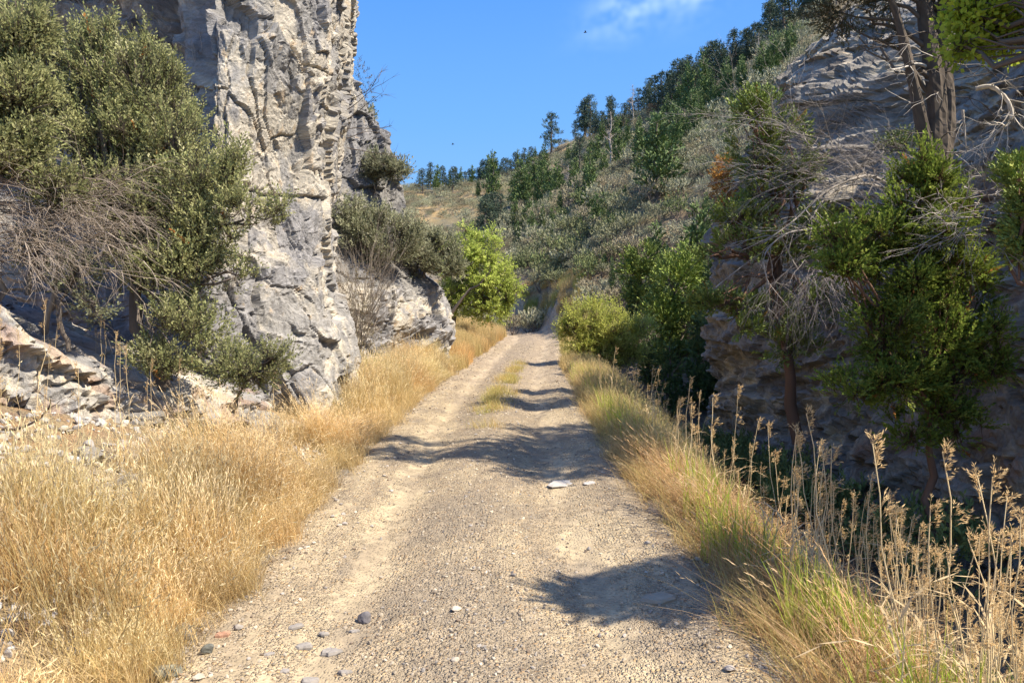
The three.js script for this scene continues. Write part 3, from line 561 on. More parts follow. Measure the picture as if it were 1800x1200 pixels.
const OLIVE = [[0.33, 0.335, 0.155], [0.27, 0.29, 0.125], [0.39, 0.385, 0.195], [0.2, 0.225, 0.1], [0.46, 0.44, 0.25]];
const RUST = [[0.36, 0.16, 0.05], [0.3, 0.12, 0.04]];
plant('mahogany_shrub', 'large olive green shrub with spiky shoots in front of the pale limestone pillar', 'shrub', mahoganyBase, mahogany, { seed: 21, n: 8600, len: [0.1, 0.3], leaves: 11, leafLen: 0.045, leafWid: 0.02, up: 0.62, pal: OLIVE, twig: [0.12, 0.1, 0.08], gap: -0.14, freq: 1.5, r: 0.1, shell: 0.5, ragged: 2, dead: { n: 90, pal: RUST, gap: 0.28, freq: 0.9 } });
plant('low_shrub', 'low olive shrub sprawling at the foot of the limestone pillar', 'shrub', lowJuniperBase, lowJuniper, { seed: 22, n: 700, len: [0.1, 0.26], leaves: 9, leafLen: 0.04, leafWid: 0.017, up: 0.4, pal: OLIVE, twig: [0.14, 0.12, 0.1], r: 0.03 });
plant('mahogany_shrub', 'tall olive shrub cut off by the photo edge above the grey twigs', 'shrub', edgeBushBase, edgeBush, { seed: 23, n: 3600, len: [0.1, 0.3], leaves: 11, leafLen: 0.045, leafWid: 0.02, up: 0.55, pal: OLIVE, twig: [0.12, 0.1, 0.08], gap: -0.16, freq: 1.5, r: 0.09 });
plant('low_shrub', 'small pale green shrub among the dead grey twigs', 'shrub', greyShrubLowBase, greyShrubLow, { seed: 24, n: 330, len: [0.08, 0.2], leaves: 8, leafLen: 0.04, leafWid: 0.02, up: 0.4, pal: [[0.26, 0.27, 0.16], [0.2, 0.22, 0.12]], twig: [0.2, 0.17, 0.14], r: 0.03 });
// fallen mass of grey twigs on the left bank
{
  const t = thing('dead_brush', 'mass of drooping bare grey twigs on the rocky bank', 'dead brush', [-5.4, 2.6, -8.9]), R = mulberry(31);
  for (const [x, y, z, k] of [[-0.9, 1.1, 0.1, 34], [-0.3, 0.95, -0.1, 40], [-1.3, 0.7, 0.4, 24], [-0.5, 0.5, 0.35, 24], [0.05, 0.45, 0.1, 12]]) {
    const gb = new GB();
    limb(gb, bent([x - 0.5, y - 0.9, z - 0.5], [x, y, z], R, 0.1, 4), 0.045, 0.03, 6, GREYBARK, R);
    for (let i = 0; i < k; i++) twigs(gb, R, [x + (R() - 0.5) * 0.5, y + (R() - 0.5) * 0.35, z + (R() - 0.5) * 0.4], vnorm([0.55 + R() * 0.7, 0.25 + 0.5 * (R() - 0.5), 0.15 + (R() - 0.5) * 1.1]), 0.45 + 0.65 * R(), 0.006 + 0.009 * R() * R(), 2, [0.32, 0.265, 0.215], { seg: 4, curl: 0.38, droop: 0.1, kids: 4, spread: 0.65, shrink: 0.62 });
    part(t, 'branch', gb.geo(true), M.bark);
  }
  const t2 = thing('dead_shrub', 'small leafless grey shrub against the shaded alcove wall', 'dead shrub', [-5.4, 6.3, -12.6]), g2 = new GB();
  for (let i = 0; i < 5; i++) twigs(g2, R, [0, 0, 0], vnorm([(R() - 0.5) * 0.9, 1, (R() - 0.5) * 0.6]), 0.9, 0.013, 2, PALEWOOD, { curl: 0.4, kids: 3 });
  part(t2, 'stem', g2.geo(true), M.bark);
  const t3 = thing('pine_bough', 'dark twiggy bough sticking out behind the top of the pillar', 'branch', [-3.4, 7.2, -15.2]), g3 = new GB(), g4 = new GB();
  for (let i = 0; i < 6; i++) twigs(g3, R, [0, -0.2 * i, 0], vnorm([1, (R() - 0.3) * 0.9, (R() - 0.5) * 0.3]), 0.75, 0.013, 2, BARK, { curl: 0.4, kids: 3 });
  sprays(g4, R, { lobes: [[0.45, 0.1, 0, 0.25, 0.25, 0.2], [0.3, 0.5, 0, 0.2, 0.3, 0.2]], n: 60, len: [0.08, 0.16], leaves: 7, leafLen: 0.05, leafWid: 0.012, pal: [[0.09, 0.08, 0.06], [0.07, 0.08, 0.04]], gap: -1 });
  part(t3, 'branch', g3.geo(true), M.bark); part(t3, 'needles', g4.geo(), M.needle);
}
// shrubs on the second cliff
const SAGE = [[0.27, 0.275, 0.175], [0.225, 0.235, 0.14], [0.33, 0.32, 0.22], [0.18, 0.19, 0.11], [0.38, 0.365, 0.26]];
const ledge = { len: [0.2, 0.45], leaves: 9, leafLen: 0.085, leafWid: 0.035, up: 0.5, pal: SAGE.map((c) => mul3(c, 1.12)), twig: [0.12, 0.1, 0.08], gap: -0.12, freq: 0.9, r: 0.07 };
plant('ledge_shrub', 'broad grey-green shrub on the ledge above the white overhang', 'shrub', ledgeShrubABase, ledgeShrubA, { ...ledge, seed: 41, n: 1900 });
plant('ledge_shrub', 'grey-green shrub hanging off the corner of the second cliff', 'shrub', ledgeShrubBBase, ledgeShrubB, { ...ledge, seed: 42, n: 1300 });
plant('ledge_shrub', 'dark grey-green shrub halfway up the second cliff', 'shrub', ledgeShrubCBase, ledgeShrubC, { ...ledge, seed: 43, n: 700 });
plant('ledge_shrub', 'tiny shrub near the top of the second cliff', 'shrub', ledgeShrubDBase, ledgeShrubD, { ...ledge, seed: 44, n: 120, len: [0.12, 0.25] });
{
  const R = mulberry(45), t = thing('bare_shrub', 'bare brown twiggy shrub in the gap between the two cliffs', 'shrub', bareShrubBase), g = new GB(), f = new GB();
  for (let i = 0; i < 26; i++) twigs(g, R, [(R() - 0.5) * 0.3, -0.1, (R() - 0.5) * 0.3], vnorm([(R() - 0.5) * 0.6, 1, (R() - 0.5) * 0.6]), 1.5 + R() * 0.9, 0.013, 2, [0.25, 0.21, 0.17], { curl: 0.3, kids: 5, spread: 0.5 });
  sprays(f, R, { lobes: bareShrub.map((l) => [l[0] - bareShrubBase[0], l[1] - bareShrubBase[1], l[2] - bareShrubBase[2], l[3], l[4], l[5]]), n: 260, len: [0.1, 0.2], leaves: 5, leafLen: 0.05, leafWid: 0.02, pal: [[0.26, 0.22, 0.13], [0.2, 0.18, 0.1]], gap: -1 });
  part(t, 'stem', g.geo(true), M.bark); part(t, 'leaves', f.geo(), M.leaf);
}
// lime tree and bush
const LIME = [[0.46, 0.53, 0.13], [0.4, 0.48, 0.11], [0.54, 0.59, 0.17], [0.3, 0.38, 0.08], [0.6, 0.61, 0.22]];
{
  const t = plant('deciduous_tree', 'bright lime green leafy tree beside the bend of the road', 'tree', limeTreeBase, limeTree, { seed: 51, n: 3300, len: [0.16, 0.5], leaves: 8, leafLen: 0.1, leafWid: 0.065, up: 0.25, pal: LIME, mat: M.lime, open: 1.1, twig: [0.16, 0.13, 0.1], gap: 0.0, freq: 1.3, ragged: 4, r: 0.12, tip: 0.025 });
  const R = mulberry(52), g = new GB(); limb(g, bent([0, 0.5, 0.9], [1.9, 2.6, 1.1], R, 0.06, 6), 0.09, 0.03, 6, BARK, R); part(t, 'limb', g.geo(true), M.bark, 'dark leaning limb');
}
plant('willow_bush', 'rounded yellow-green bush on the edge of the road', 'bush', limeBushBase, limeBush, { seed: 53, n: 3300, len: [0.16, 0.5], leaves: 9, leafLen: 0.08, leafWid: 0.036, up: 0.45, mat: M.lime, pal: [[0.52, 0.54, 0.14], [0.45, 0.49, 0.12], [0.6, 0.59, 0.2], [0.33, 0.38, 0.09], [0.4, 0.34, 0.16]], open: 0.9, twig: [0.2, 0.16, 0.1], gap: -0.04, freq: 1.5, ragged: 4, r: 0.05 });
// junipers by the gully
const JUN = [[0.2, 0.265, 0.05], [0.155, 0.21, 0.042], [0.28, 0.33, 0.075], [0.105, 0.145, 0.034], [0.36, 0.39, 0.11]];
const jun = { len: [0.1, 0.24], leaves: 11, leafLen: 0.055, leafWid: 0.026, up: 0.42, open: 0.55, shell: 0.4, mat: M.needle };
plant('juniper', 'bright green juniper with sunlit tips standing in the shaded gully', 'tree', juniperBrightBase, juniperBright, { ...jun, seed: 61, n: 7600, pal: JUN, mat: M.leaf, len: [0.08, 0.34], shell: 0.62, bark: REDBARK, twig: [0.13, 0.08, 0.05], gap: 0.0, freq: 1.9, r: 0.07, fork: 0.3, skip: 3, ragged: 4, dead: { n: 60, pal: RUST, gap: 0.25 } });
plant('juniper', 'dark ragged juniper with layered boughs and a reddish trunk on the rock rib', 'tree', juniperDarkBase, juniperDark, { ...jun, len: [0.15, 0.34], leafLen: 0.08, leafWid: 0.033, seed: 62, n: 3300, pal: JUN, bark: REDBARK, twig: [0.13, 0.09, 0.06], gap: -0.02, freq: 1.1, r: 0.14, fork: 0.55, tip: 0.018, dead: { n: 110, pal: [[0.26, 0.17, 0.05], [0.22, 0.12, 0.04]], gap: 0.2 } });
plant('juniper_sprig', 'small sunlit green bough among the bare grey branches', 'branch', juniperBranchGreenBase, juniperBranchGreen, { ...jun, seed: 63, n: 130, pal: [[0.17, 0.21, 0.06], [0.13, 0.17, 0.05]], gap: -1, r: 0.03 });
plant('juniper', 'green juniper half out of the frame beyond the dead brush', 'tree', edgeJuniperBase, edgeJuniper, { ...jun, seed: 64, n: 1300, pal: JUN, bark: REDBARK, r: 0.09 });
plant('juniper', 'dense green juniper with deep shaded boughs behind the yellow-green bush', 'tree', shadeJuniperABase, shadeJuniperA, { ...jun, len: [0.25, 0.55], leafLen: 0.13, leafWid: 0.055, seed: 65, n: 2100, pal: JUN, r: 0.14, gap: -0.1, freq: 0.7, tip: 0.02 });
plant('juniper', 'small juniper with a clear trunk above the spruce sapling', 'tree', shadeJuniperBBase, shadeJuniperB, { ...jun, len: [0.25, 0.5], leafLen: 0.13, leafWid: 0.055, seed: 66, n: 900, pal: JUN, r: 0.1, gap: -0.1, freq: 0.7, tip: 0.02, fork: 0.6 });
plant('rust_shrub', 'rust orange shrub on the edge of the rock rib', 'shrub', rustShrubBase, rustShrub, { seed: 67, n: 260, len: [0.12, 0.3], leaves: 8, leafLen: 0.08, leafWid: 0.04, pal: [[0.42, 0.22, 0.06], [0.35, 0.16, 0.05], [0.4, 0.3, 0.08]], r: 0.03, gap: -0.4 });
{ // the tall tree whose forked trunk stands before the wall
  const R = mulberry(71), b = tallTreeBase, rel = (p) => [p[0] - b[0], p[1] - b[1], p[2] - b[2]], t = thing('fir_tree', 'tall dark tree with forked trunk reaching out of the picture', 'tree', b);
  const w = new GB();
  const DB = [0.1, 0.078, 0.06];
  trunk(w, tallFork.map(rel), 0.24, 0.1, DB, R); trunk(w, tallFork2.map(rel), 0.17, 0.08, DB, R, 16, 44); trunk(w, tallFork3.map(rel), 0.1, 0.04, DB, R, 12, 36);
  part(t, 'trunk', w.geo(), M.bark);
  const lob = tallTree.map((l) => [...rel(l), l[3], l[4], l[5], l[6] ?? 1]), br = new GB();
  for (const l of lob) for (let k = 0; k < 3; k++) limb(br, bent([-0.05 + R() * 0.3, l[1] - 0.6 - R(), 0], [l[0] + (R() - 0.5) * l[3], l[1] + (R() - 0.5) * l[4], l[2]], R, 0.12, 6, -0.03), 0.05, 0.01, 5, BARK, R);
  for (let k = 0; k < 24; k++) twigs(br, R, [(R() - 0.5) * 0.3, 4.9 + R() * 3.2, 0], vnorm([(R() - 0.5) * 2, -0.1 + R() * 0.3, 0.6 * R()]), 0.7 + 0.5 * R(), 0.014, 1, k % 3 ? BARK : PALEWOOD, { curl: 0.5, kids: 4, droop: 0.03 });
  part(t, 'branches', br.geo(true), M.bark);
  const f = new GB(); sprays(f, R, { ...jun, lobes: lob, n: 3400, len: [0.12, 0.3], leafLen: 0.06, leafWid: 0.022, pal: [[0.09, 0.085, 0.04], [0.065, 0.075, 0.03], [0.14, 0.11, 0.06]], twig: [0.12, 0.09, 0.06], gap: -0.02, freq: 1.0 }); part(t, 'crown', f.geo(), M.needle);
}
{ // cottonwood beyond the frame: a leafy branch hangs into view and its crown shades the road
  const R = mulberry(73), b = [8.9, 0.4, -7.8], lob = cottonwoodBranch.map((l) => [l[0] - b[0], l[1] - b[1], l[2] - b[2], l[3], l[4], l[5], l[6] ?? 1]);
  const top = [[-2.6, 8.0, 0.2, 1.1, 0.5, 0.8, .45], [-1.2, 8.7, -0.6, 1.1, 0.6, 0.7, .45], [-3.5, 7.3, -0.2, 0.8, 0.4, 0.7, .45], [-0.6, 9.4, 0.4, 1.0, 0.6, 0.8, .45], [-4.3, 8.3, 0.3, 0.8, 0.3, 0.5, .4], [-2.9, 7.2, -1.4, 0.9, 0.3, 0.4, .4], [-1.5, 9.2, -1.7, 1.2, 0.3, 0.4, .35], [-3.7, 9.6, -.5, 1.0, 0.3, 0.4, .35], [-2.9, 7.2, 1.1, 0.9, 0.35, 0.3, .5], [-1.9, 7.9, 0.9, 0.8, 0.35, 0.3, .5]];
  const t = thing('deciduous_tree', 'leafy yellow-green tree whose branch hangs in at the top edge', 'tree', b), w = new GB();
  limbsTo(w, R, [0, 0, 0], [...lob, ...top], 0.17, BARK, 0.014, 0.5); part(t, 'trunk', w.geo(true), M.bark);
  const f = new GB(); sprays(f, R, { lobes: [...lob, ...top], n: 2500, len: [0.12, 0.32], leaves: 7, leafLen: 0.085, leafWid: 0.06, up: 0.15, pal: [[0.42, 0.5, 0.07], [0.34, 0.43, 0.06], [0.5, 0.55, 0.1]], open: 1.1, twig: [0.16, 0.12, 0.08], gap: -0.1, freq: 0.9 }); part(t, 'crown', f.geo(), M.lime);
  const b2 = [5.9, -0.4, -3.3], t2 = thing('juniper', 'juniper beside the camera whose shadow falls on the road', 'tree', b2), w2 = new GB(), l2 = [[-0.95, 5.6, -0.3, 0.75, 0.5, 0.34], [-0.2, 6.1, -0.25, 0.7, 0.6, 0.38, .8], [0.5, 6.3, -0.5, 0.5, 0.5, 0.3, .5], [0.1, 5.2, -0.6, 0.6, 0.4, 0.25, .35]];
  limbsTo(w2, R, [0, 0, 0], l2, 0.12, REDBARK, 0.014, 0.6); part(t2, 'trunk', w2.geo(true), M.bark);
  const f2 = new GB(); sprays(f2, R, { ...jun, lobes: l2, n: 1300, pal: JUN, gap: -0.3, len: [0.15, .3], leafLen: .08, leafWid: .035 }); part(t2, 'crown', f2.geo(), M.needle);
}
{ // dead wood before the wall
  const R = mulberry(81);
  const dead = (name, label, pl, r, o = {}) => {
    const b = pl[0], t = thing(name, label, 'dead branch', b), pts = new THREE.CatmullRomCurve3(pl.map((p) => new THREE.Vector3(p[0] - b[0], p[1] - b[1], p[2] - b[2]))).getPoints(22).map((v) => [v.x, v.y, v.z]);
    const g = new GB(); limb(g, pts, r, r * 0.3, 7, o.col ?? PALEWOOD, R, 0.14); part(t, 'stem', g.geo(true), M.bark);
    const k = new GB(), n = o.n ?? 14; for (let i = 0; i < n; i++) { const q = 3 + Math.floor(R() * 19), d = vnorm(add(pts[Math.min(22, q + 1)], pts[q - 1], -1)); twigs(k, R, pts[q], vnorm(add(d, rdir(R), 0.9)), (o.len ?? 0.5) * (0.5 + R()), r * 0.3, o.depth ?? 2, o.col ?? PALEWOOD, { curl: 0.45, kids: 3, droop: o.droop ?? 0.05 }); }
    part(t, 'twigs', k.geo(true), M.bark); return t;
  };
  dead('dead_branch', 'long bare grey branch arching down across the wall', deadArchA, 0.045, { n: 22, len: 0.8 });
  dead('dead_branch', 'shorter bare branch arching just below the long grey one', deadArchB, 0.035, { n: 18, len: 0.7 });
  dead('dead_branch', 'crooked bare branch sagging toward the dark juniper', deadArchC, 0.03, { n: 18, len: 0.7 });
  dead('dead_branch', 'bleached branch curled like a hook beside the tall trunk', paleBranch, 0.035, { n: 16, len: 0.35, col: [0.55, 0.5, 0.44] });
  dead('dead_branch', 'upright bleached stick beside the hooked pale branch', paleBranch2, 0.022, { n: 7, len: 0.25 });
  dead('dead_branch', 'short white branch stub on the tall dark trunk', whiteBranch, 0.03, { n: 6, len: 0.2, col: [0.6, 0.55, 0.48] });
  dead('dead_branch', 'thin pale stem lying across the dark juniper boughs', greyStem, 0.02, { n: 8, len: 0.35 });
  dead('fallen_branch', 'dark bent branch lying in the dry grass of the bank', fallenBranch, 0.016, { n: 4, len: 0.2, col: [0.13, 0.09, 0.07], depth: 1 });
  const brush = (label, b, list, n, len, o) => {
    const t = thing('dead_brush', label, 'dead brush', b);
    for (const [x, y, z] of list) { const g = new GB(); for (let i = 0; i < n; i++) twigs(g, R, [x + (R() - 0.5) * 0.7, y + (R() - 0.5) * 0.5, z + (R() - 0.5) * 0.4], vnorm([(R() - 0.5) * 1.6, (o.up ?? -0.3) + (R() - 0.5) * 0.7, 0.35 + (R() - 0.5)]), len * (0.6 + 0.7 * R()), 0.009, 2, o.col, { seg: 4, curl: 0.34, droop: o.droop ?? 0.12, kids: 4, spread: 0.5, shrink: 0.65 }); part(t, 'branch', g.geo(true), M.bark); }
    return t;
  };
  brush('grey thicket of drooping dead twigs between the two junipers', [7.0, 3.5, -15.2], [[-0.2, 0.6, 0], [0.45, 0.2, 0.1], [-0.8, 0.2, 0.2], [0.2, -0.4, 0.2], [0.9, 0.9, 0]], 26, 1.15, { col: [0.25, 0.22, 0.21] });
  brush('tangle of grey branches spread over the shaded wall', [6.6, 5.4, -15.6], [[0, 0.9, 0], [-0.9, 0.3, 0], [0.9, 0.4, -0.1], [-0.3, 0.1, 0.2], [1.5, 0.0, 0], [-1.2, 1.3, 0]], 20, 1.2, { col: [0.30, 0.27, 0.25], up: 0.1, droop: 0.06 });
  brush('bleached twig tangle under the hooked pale branch', [6.5, 3.9, -10.2], [[0, 0.2, 0], [0.35, -0.3, 0], [-0.3, -0.1, 0.1]], 16, 0.55, { col: [0.36, 0.32, 0.29], up: 0, droop: 0.04 });
}

// ---------------------------------------------------------------- hillside trees and sagebrush
const pineSpots = [[7.2,134.9,6.4],[12.5,125.6,5.6],[11.5,133.9,3.1],[14.7,109.6,4.2],[13.2,116.9,3.2],[15.8,103.2,3.2],[19.8,88,4.8],[21.9,84.2,4.5],[23.6,83.4,3.9],[26.7,83.4,3.9],[34.2,92.3,5.3],[35,88,4.7],[36.8,86.8,4],[-1.1,72.3,3.9],[-2.5,71.8,4.4],[8.9,97,4],[3.9,112.5,2.9],[-1.5,64.7,2.5],[19.3,95.1,4.8],[19.9,106.4,4.2],[24.2,100.6,4.5],[25.7,85.1,4.3],[31.4,89.2,4.8],[26.3,98.4,3.9],[20.5,82.5,3.8],[20.5,95.9,4.4],[-17.8,142.1,2.5],[-16.5,136.3,3.7],[-16.2,143.6,2.9],[-15.7,142.1,4.2],[-12.8,136.6,3.4],[-12.4,136.8,2.3],[-10.3,129.1,3.7],[-10.5,137.1,3],[-10,136.8,2.2],[-8.5,134.9,2.5],[-8.4,144.7,2.9],[-6.7,145.6,2.8],[-5.7,144.4,3.8],[-4.3,137.1,3.8],[-3,143.6,2.5],[-1.7,142.1,2.9],[-0.9,139.6,3],[-0.3,143.3,2.5],[0.6,141.6,3.2],[1.8,126.1,2.9],[2.4,142.4,3],[3.7,143,2.6],[4.6,118.7,2.5]];
const juniperSpots = [[-3.1,117.1,5.9],[1.1,97.2,4.9],[3,99.4,3.9],[8.4,99.4,3],[9.8,49.5,5.7],[11.3,65.6,3.5],[11,75.9,3.6],[10.5,91.4,3.4],[18.5,77,4.4],[19.5,71.9,3.8],[19.8,67.5,3.8],[21.8,64,3.9],[22.9,64.4,4.2],[20.9,66.8,3.6],[15.6,62,2.4],[12.3,55.7,1.7],[8.5,55.7,1.4],[6.2,57.7,1.6],[6.6,55.7,1.4],[11.1,43.2,1.5],[11.7,44.5,1.4],[0.3,68.8,3.2],[1.7,63.4,2.7],[4.4,88.5,4.1],[4.2,64.6,2],[2.7,64.9,2],[-5.4,117.8,2.3],[4.1,60,1.8],[-3.6,66.4,1.5],[10.3,56,2.4],[14,99,3],[25.1,66.3,3.8],[20.1,61.3,2.2],[12.4,101.8,3.1],[14.2,62,2.8],[16.7,59.8,1.8],[16.5,78.5,3],[13.1,83.7,2.8],[5.2,56.4,1.5],[8.4,109.8,2.5],[5.7,45.6,1],[2.1,112.3,2.6],[-13.9,134.9,2.5],[-13.7,136,3.8],[-11.5,137.1,2.7],[-9.4,136.6,3.2],[-7.7,144.4,3.4],[-6.1,145.9,3],[-4.6,143.6,4.3],[-3.5,143.6,3.9],[-2.2,143,2.2],[1.1,142.1,3.4],[2.8,124.8,2.9],[4.4,141.8,2.3],[5.3,122.4,3.3]];
const deadSpots = [[17.2,104.9,4.8],[26.9,80.1,3.1],[10.4,77.7,5.3],[6.2,81.2,3]], rustySpots = [[0.5,69,2.2],[18.1,94.9,2.2]];
for (let k = 0, r = mulberry(97); k < 26; k++) { const d = 50 + 34 * r(); juniperSpots.push([d * (0.06 + 0.2 * r()), d, 1.8 + 2.2 * r()]); }
function treeOf(name, category, seed, kind) {                       // 5 m tall
  const R = mulberry(seed), g = new THREE.Group(); g.name = name; g.userData = { category };
  const w = new GB(), f = new GB(), lob = [];
  limb(w, bent([0, -0.4, 0], [0.1 * (R() - 0.5), 4.8, 0], R, 0.03, 8), 0.13, 0.02, 6, kind === 'dead' ? [0.33, 0.29, 0.26] : BARK, R);
  if (kind === 'pine') {
    for (let k = 0; k < 15; k++) { const y = 1.1 + 3.7 * (k + R()) / 15, r = (0.12 + 1.2 * Math.pow(clamp((5.1 - y) / 4), 0.85)) * (0.5 + 0.65 * R()), a = k * 2.4 + R(), e = [Math.cos(a) * r * 0.75, y + 0.12, Math.sin(a) * r * 0.75]; limb(w, bent([0, y - 0.2, 0], e, R, 0.05, 3), 0.035, 0.012, 4, BARK, R); lob.push([...e, 0.28 + 0.22 * r, 0.2 + 0.13 * R(), 0.28 + 0.22 * r]); }
    lob.push([0, 4.75, 0, 0.2, 0.3, 0.2]);
    sprays(f, R, { lobes: lob, n: 300, len: [0.15, 0.3], leaves: 7, leafLen: 0.21, leafWid: 0.058, up: 0.45, pal: [[0.062, 0.095, 0.058], [0.05, 0.08, 0.05], [0.085, 0.115, 0.06], [0.12, 0.13, 0.07]], gap: -1, open: 0.9, shell: 0.5 });
  } else if (kind === 'juniper') {
    for (let k = 0; k < 16; k++) { const y = 0.35 + 4.3 * k / 16, r = 1.0 * Math.pow(clamp((5.1 - y) / 4.6), 0.75) * (0.8 + 0.35 * R()), a = k * 2.4; lob.push([Math.cos(a) * r * 0.4, y, Math.sin(a) * r * 0.4, r * 0.62, 0.42, r * 0.62]); }
    lob.push([0, 4.7, 0, 0.14, 0.4, 0.14]);
    sprays(f, R, { lobes: lob, n: 400, len: [0.22, 0.44], leaves: 6, leafLen: 0.2, leafWid: 0.09, up: 0.6, pal: [[0.1, 0.15, 0.042], [0.08, 0.125, 0.036], [0.14, 0.19, 0.05], [0.055, 0.09, 0.03]], gap: -0.22, freq: 1.3, open: 0.5, shell: 0.42 });
  } else {
    for (let k = 0; k < 34; k++) { const y = 1 + 3.6 * R(), r = 0.9 * (5.3 - y) / 4; twigs(w, R, [0, y, 0], vnorm([R() - 0.5, 0.25, R() - 0.5]), r * (0.7 + 0.5 * R()), 0.022, 1, [0.33, 0.29, 0.26], { curl: 0.4, kids: 5 }); }
    if (kind === 'rusty') { for (let k = 0; k < 9; k++) lob.push([(R() - 0.5) * 1.6, 1.2 + 3.2 * R(), (R() - 0.5) * 1.6, 0.6, 0.5, 0.6]); sprays(f, R, { lobes: lob, n: 260, len: [0.2, 0.4], leaves: 7, leafLen: 0.16, leafWid: 0.06, pal: [[0.26, 0.17, 0.1], [0.2, 0.14, 0.09]], gap: -0.1 }); }
  }
  part(g, 'trunk', w.geo(true), M.bark); if (f.tris) part(g, 'crown', f.geo(), kind === 'rusty' ? M.leaf : M.needle);
  return g;
}
const hillR = mulberry(91);
for (const list of [pineSpots, juniperSpots]) for (const [x, d, h] of [...list]) if (x > 12 && d > 60 || x < 6 && d > 58 && d < 105) for (let k = 0; k < 2; k++) list.push([x + 3.4 * (hillR() - 0.5), d + 7 * (hillR() - 0.3), h * (0.7 + 0.35 * hillR())]);
function stand(protos, spots, pick) {
  for (const [x, d, h] of spots) { const o = protos[Math.floor(hillR() * protos.length)], [label, group] = pick(x, d, h), g = d > 75 ? 1.22 : 1; copy(o, [x, landH(x, -d), -d], hillR() * 6.28, [g * h / 5 * (x === 9.8 ? 1.55 : 1 + 0.35 * hillR()), g * h / 5, g * h / 5 * (x === 9.8 ? 1.5 : 1 + 0.35 * hillR())], label, group); }
}
stand([1, 2, 3, 4].map((k) => treeOf('pine_tree', 'tree', 100 + k, 'pine')), pineSpots, (x, d, h) =>
  h === 6.4 ? ['large blue-green pine standing alone where the far skyline dips'] : h === 5.6 ? ['tall pine next up the skyline from the lone large pine'] :
  d > 110 && x < 10 ? ['small pine on the distant wooded ridge at the head of the valley', 'pines on the distant ridge'] : d < 75 ? ['pine low on the valley side above the lime green tree', 'pines in the valley bottom'] : ['pine along the upper edge of the sagebrush hillside', 'pines along the hillside crest']);
stand([1, 2, 3, 4].map((k) => treeOf('juniper_tree', 'tree', 200 + k, 'juniper')), juniperSpots, (x, d, h) =>
  x === 9.8 ? ['tallest flame-shaped juniper in the middle of the sagebrush hillside'] : h === 5.9 ? ['dark pointed juniper standing on the straw-coloured meadow slope'] : h === 4.9 ? ['broad dark juniper just downhill of the pointed meadow juniper'] :
  d > 110 ? ['small juniper on the distant wooded ridge at the head of the valley', 'junipers on the distant ridge'] : x < 5 ? ['juniper in the dense stand at the foot of the meadow slope', 'junipers of the valley stand'] : d < 59 ? ['small young juniper among the nearest hillside sagebrush', 'young junipers among the sagebrush'] : ['juniper scattered among sagebrush on the upper hillside', 'junipers on the upper hillside']);
stand([treeOf('dead_tree', 'tree', 301, 'dead'), treeOf('dead_tree', 'tree', 302, 'dead')], deadSpots, (x, d) => d > 100 ? ['bare grey dead tree on the hillside skyline'] : x > 20 ? ['bare dead tree high on the hillside among green pines'] : x > 8 ? ['tall leafless grey tree in the middle of the hillside'] : ['low bleached dead tree below the grassy slope']);
stand([treeOf('withered_tree', 'tree', 303, 'rusty')], rustySpots, (x) => x < 5 ? ['reddish brown withered tree in the valley stand'] : ['brown withered tree near the hillside crest']);
{ // junipers crowding the gully beyond the rib
  const gp = [1, 2, 3].map((k) => treeOf('gully_juniper', 'tree', 220 + k, 'juniper'));
  for (const [x, d, h] of [[5.4, 25.5, 2.6], [6.6, 26.5, 3.2], [7.6, 28, 4.2], [8.4, 30, 4.6], [5.6, 30.5, 2.4], [7.2, 34, 4], [9, 36, 4.6], [6.2, 38, 2.8], [8, 41, 3.6], [10.4, 40, 3.4], [9.4, 33, 3.8], [4.9, 34.5, 1.9]]) copy(gp[Math.floor(hillR() * 3)], [x, landH(x, -d), -d], hillR() * 6, [h / 4, h / 5, h / 4], 'dark juniper crowding the gully between the rock rib and the yellow-green bush', 'junipers crowding the gully');
}
{ // dark scrub on the cut bank where the road bends
  const bp = [1, 2].map((k) => { const [w, f] = sageGeo(430 + k, [[0.2, 0.21, 0.1], [0.16, 0.18, 0.08], [0.26, 0.25, 0.14]]), g = new THREE.Group(); g.name = 'bank_shrub'; g.userData = { category: 'shrub' }; part(g, 'stem', w, M.bark); part(g, 'foliage', f, M.scrub); return g; });
  for (let k = 0; k < 70; k++) { const x = -2.5 + 9.5 * hillR(), d = 45 + 14 * hillR(), y = landH(x, -d); if (y < roadH0(d) + 0.35 || onRoad(x, d) > -0.9) continue; copy(bp[k % 2], [x, y - 0.1, -d], hillR() * 6, 0.9 + 0.7 * hillR(), 'low green shrub on the shaded cut bank where the road bends', 'shrubs on the cut bank'); }
}
{ // leafy undergrowth along the foot of the shaded wall
  const gp = [1, 2].map((k) => { const [w, f] = sageGeo(450 + k, [[0.16, 0.2, 0.06], [0.12, 0.16, 0.05], [0.21, 0.23, 0.08]]), g = new THREE.Group(); g.name = 'gully_shrub'; g.userData = { category: 'shrub' }; part(g, 'stem', w, M.bark); part(g, 'foliage', f, M.scrub); return g; });
  for (let k = 0; k < 26; k++) { const d = 6.5 + 14 * hillR(), x = wallX(d) - 0.15 - 1.3 * hillR(); copy(gp[k % 2], [x, landH(x, -d) - 0.05, -d], hillR() * 6, 0.55 + 0.6 * hillR(), 'leafy green shrub in the deep shade at the foot of the wall', 'shrubs at the foot of the shaded wall'); }
}
{ // spruce sapling
  const g = treeOf('spruce_sapling', 'tree', 304, 'juniper'); const o = copy(g, [spruceBase[0], landH(spruceBase[0], spruceBase[2]), spruceBase[2]], 1, [0.3, 0.5, 0.3], 'small pale green conical spruce sapling behind the yellow-green bush');
}
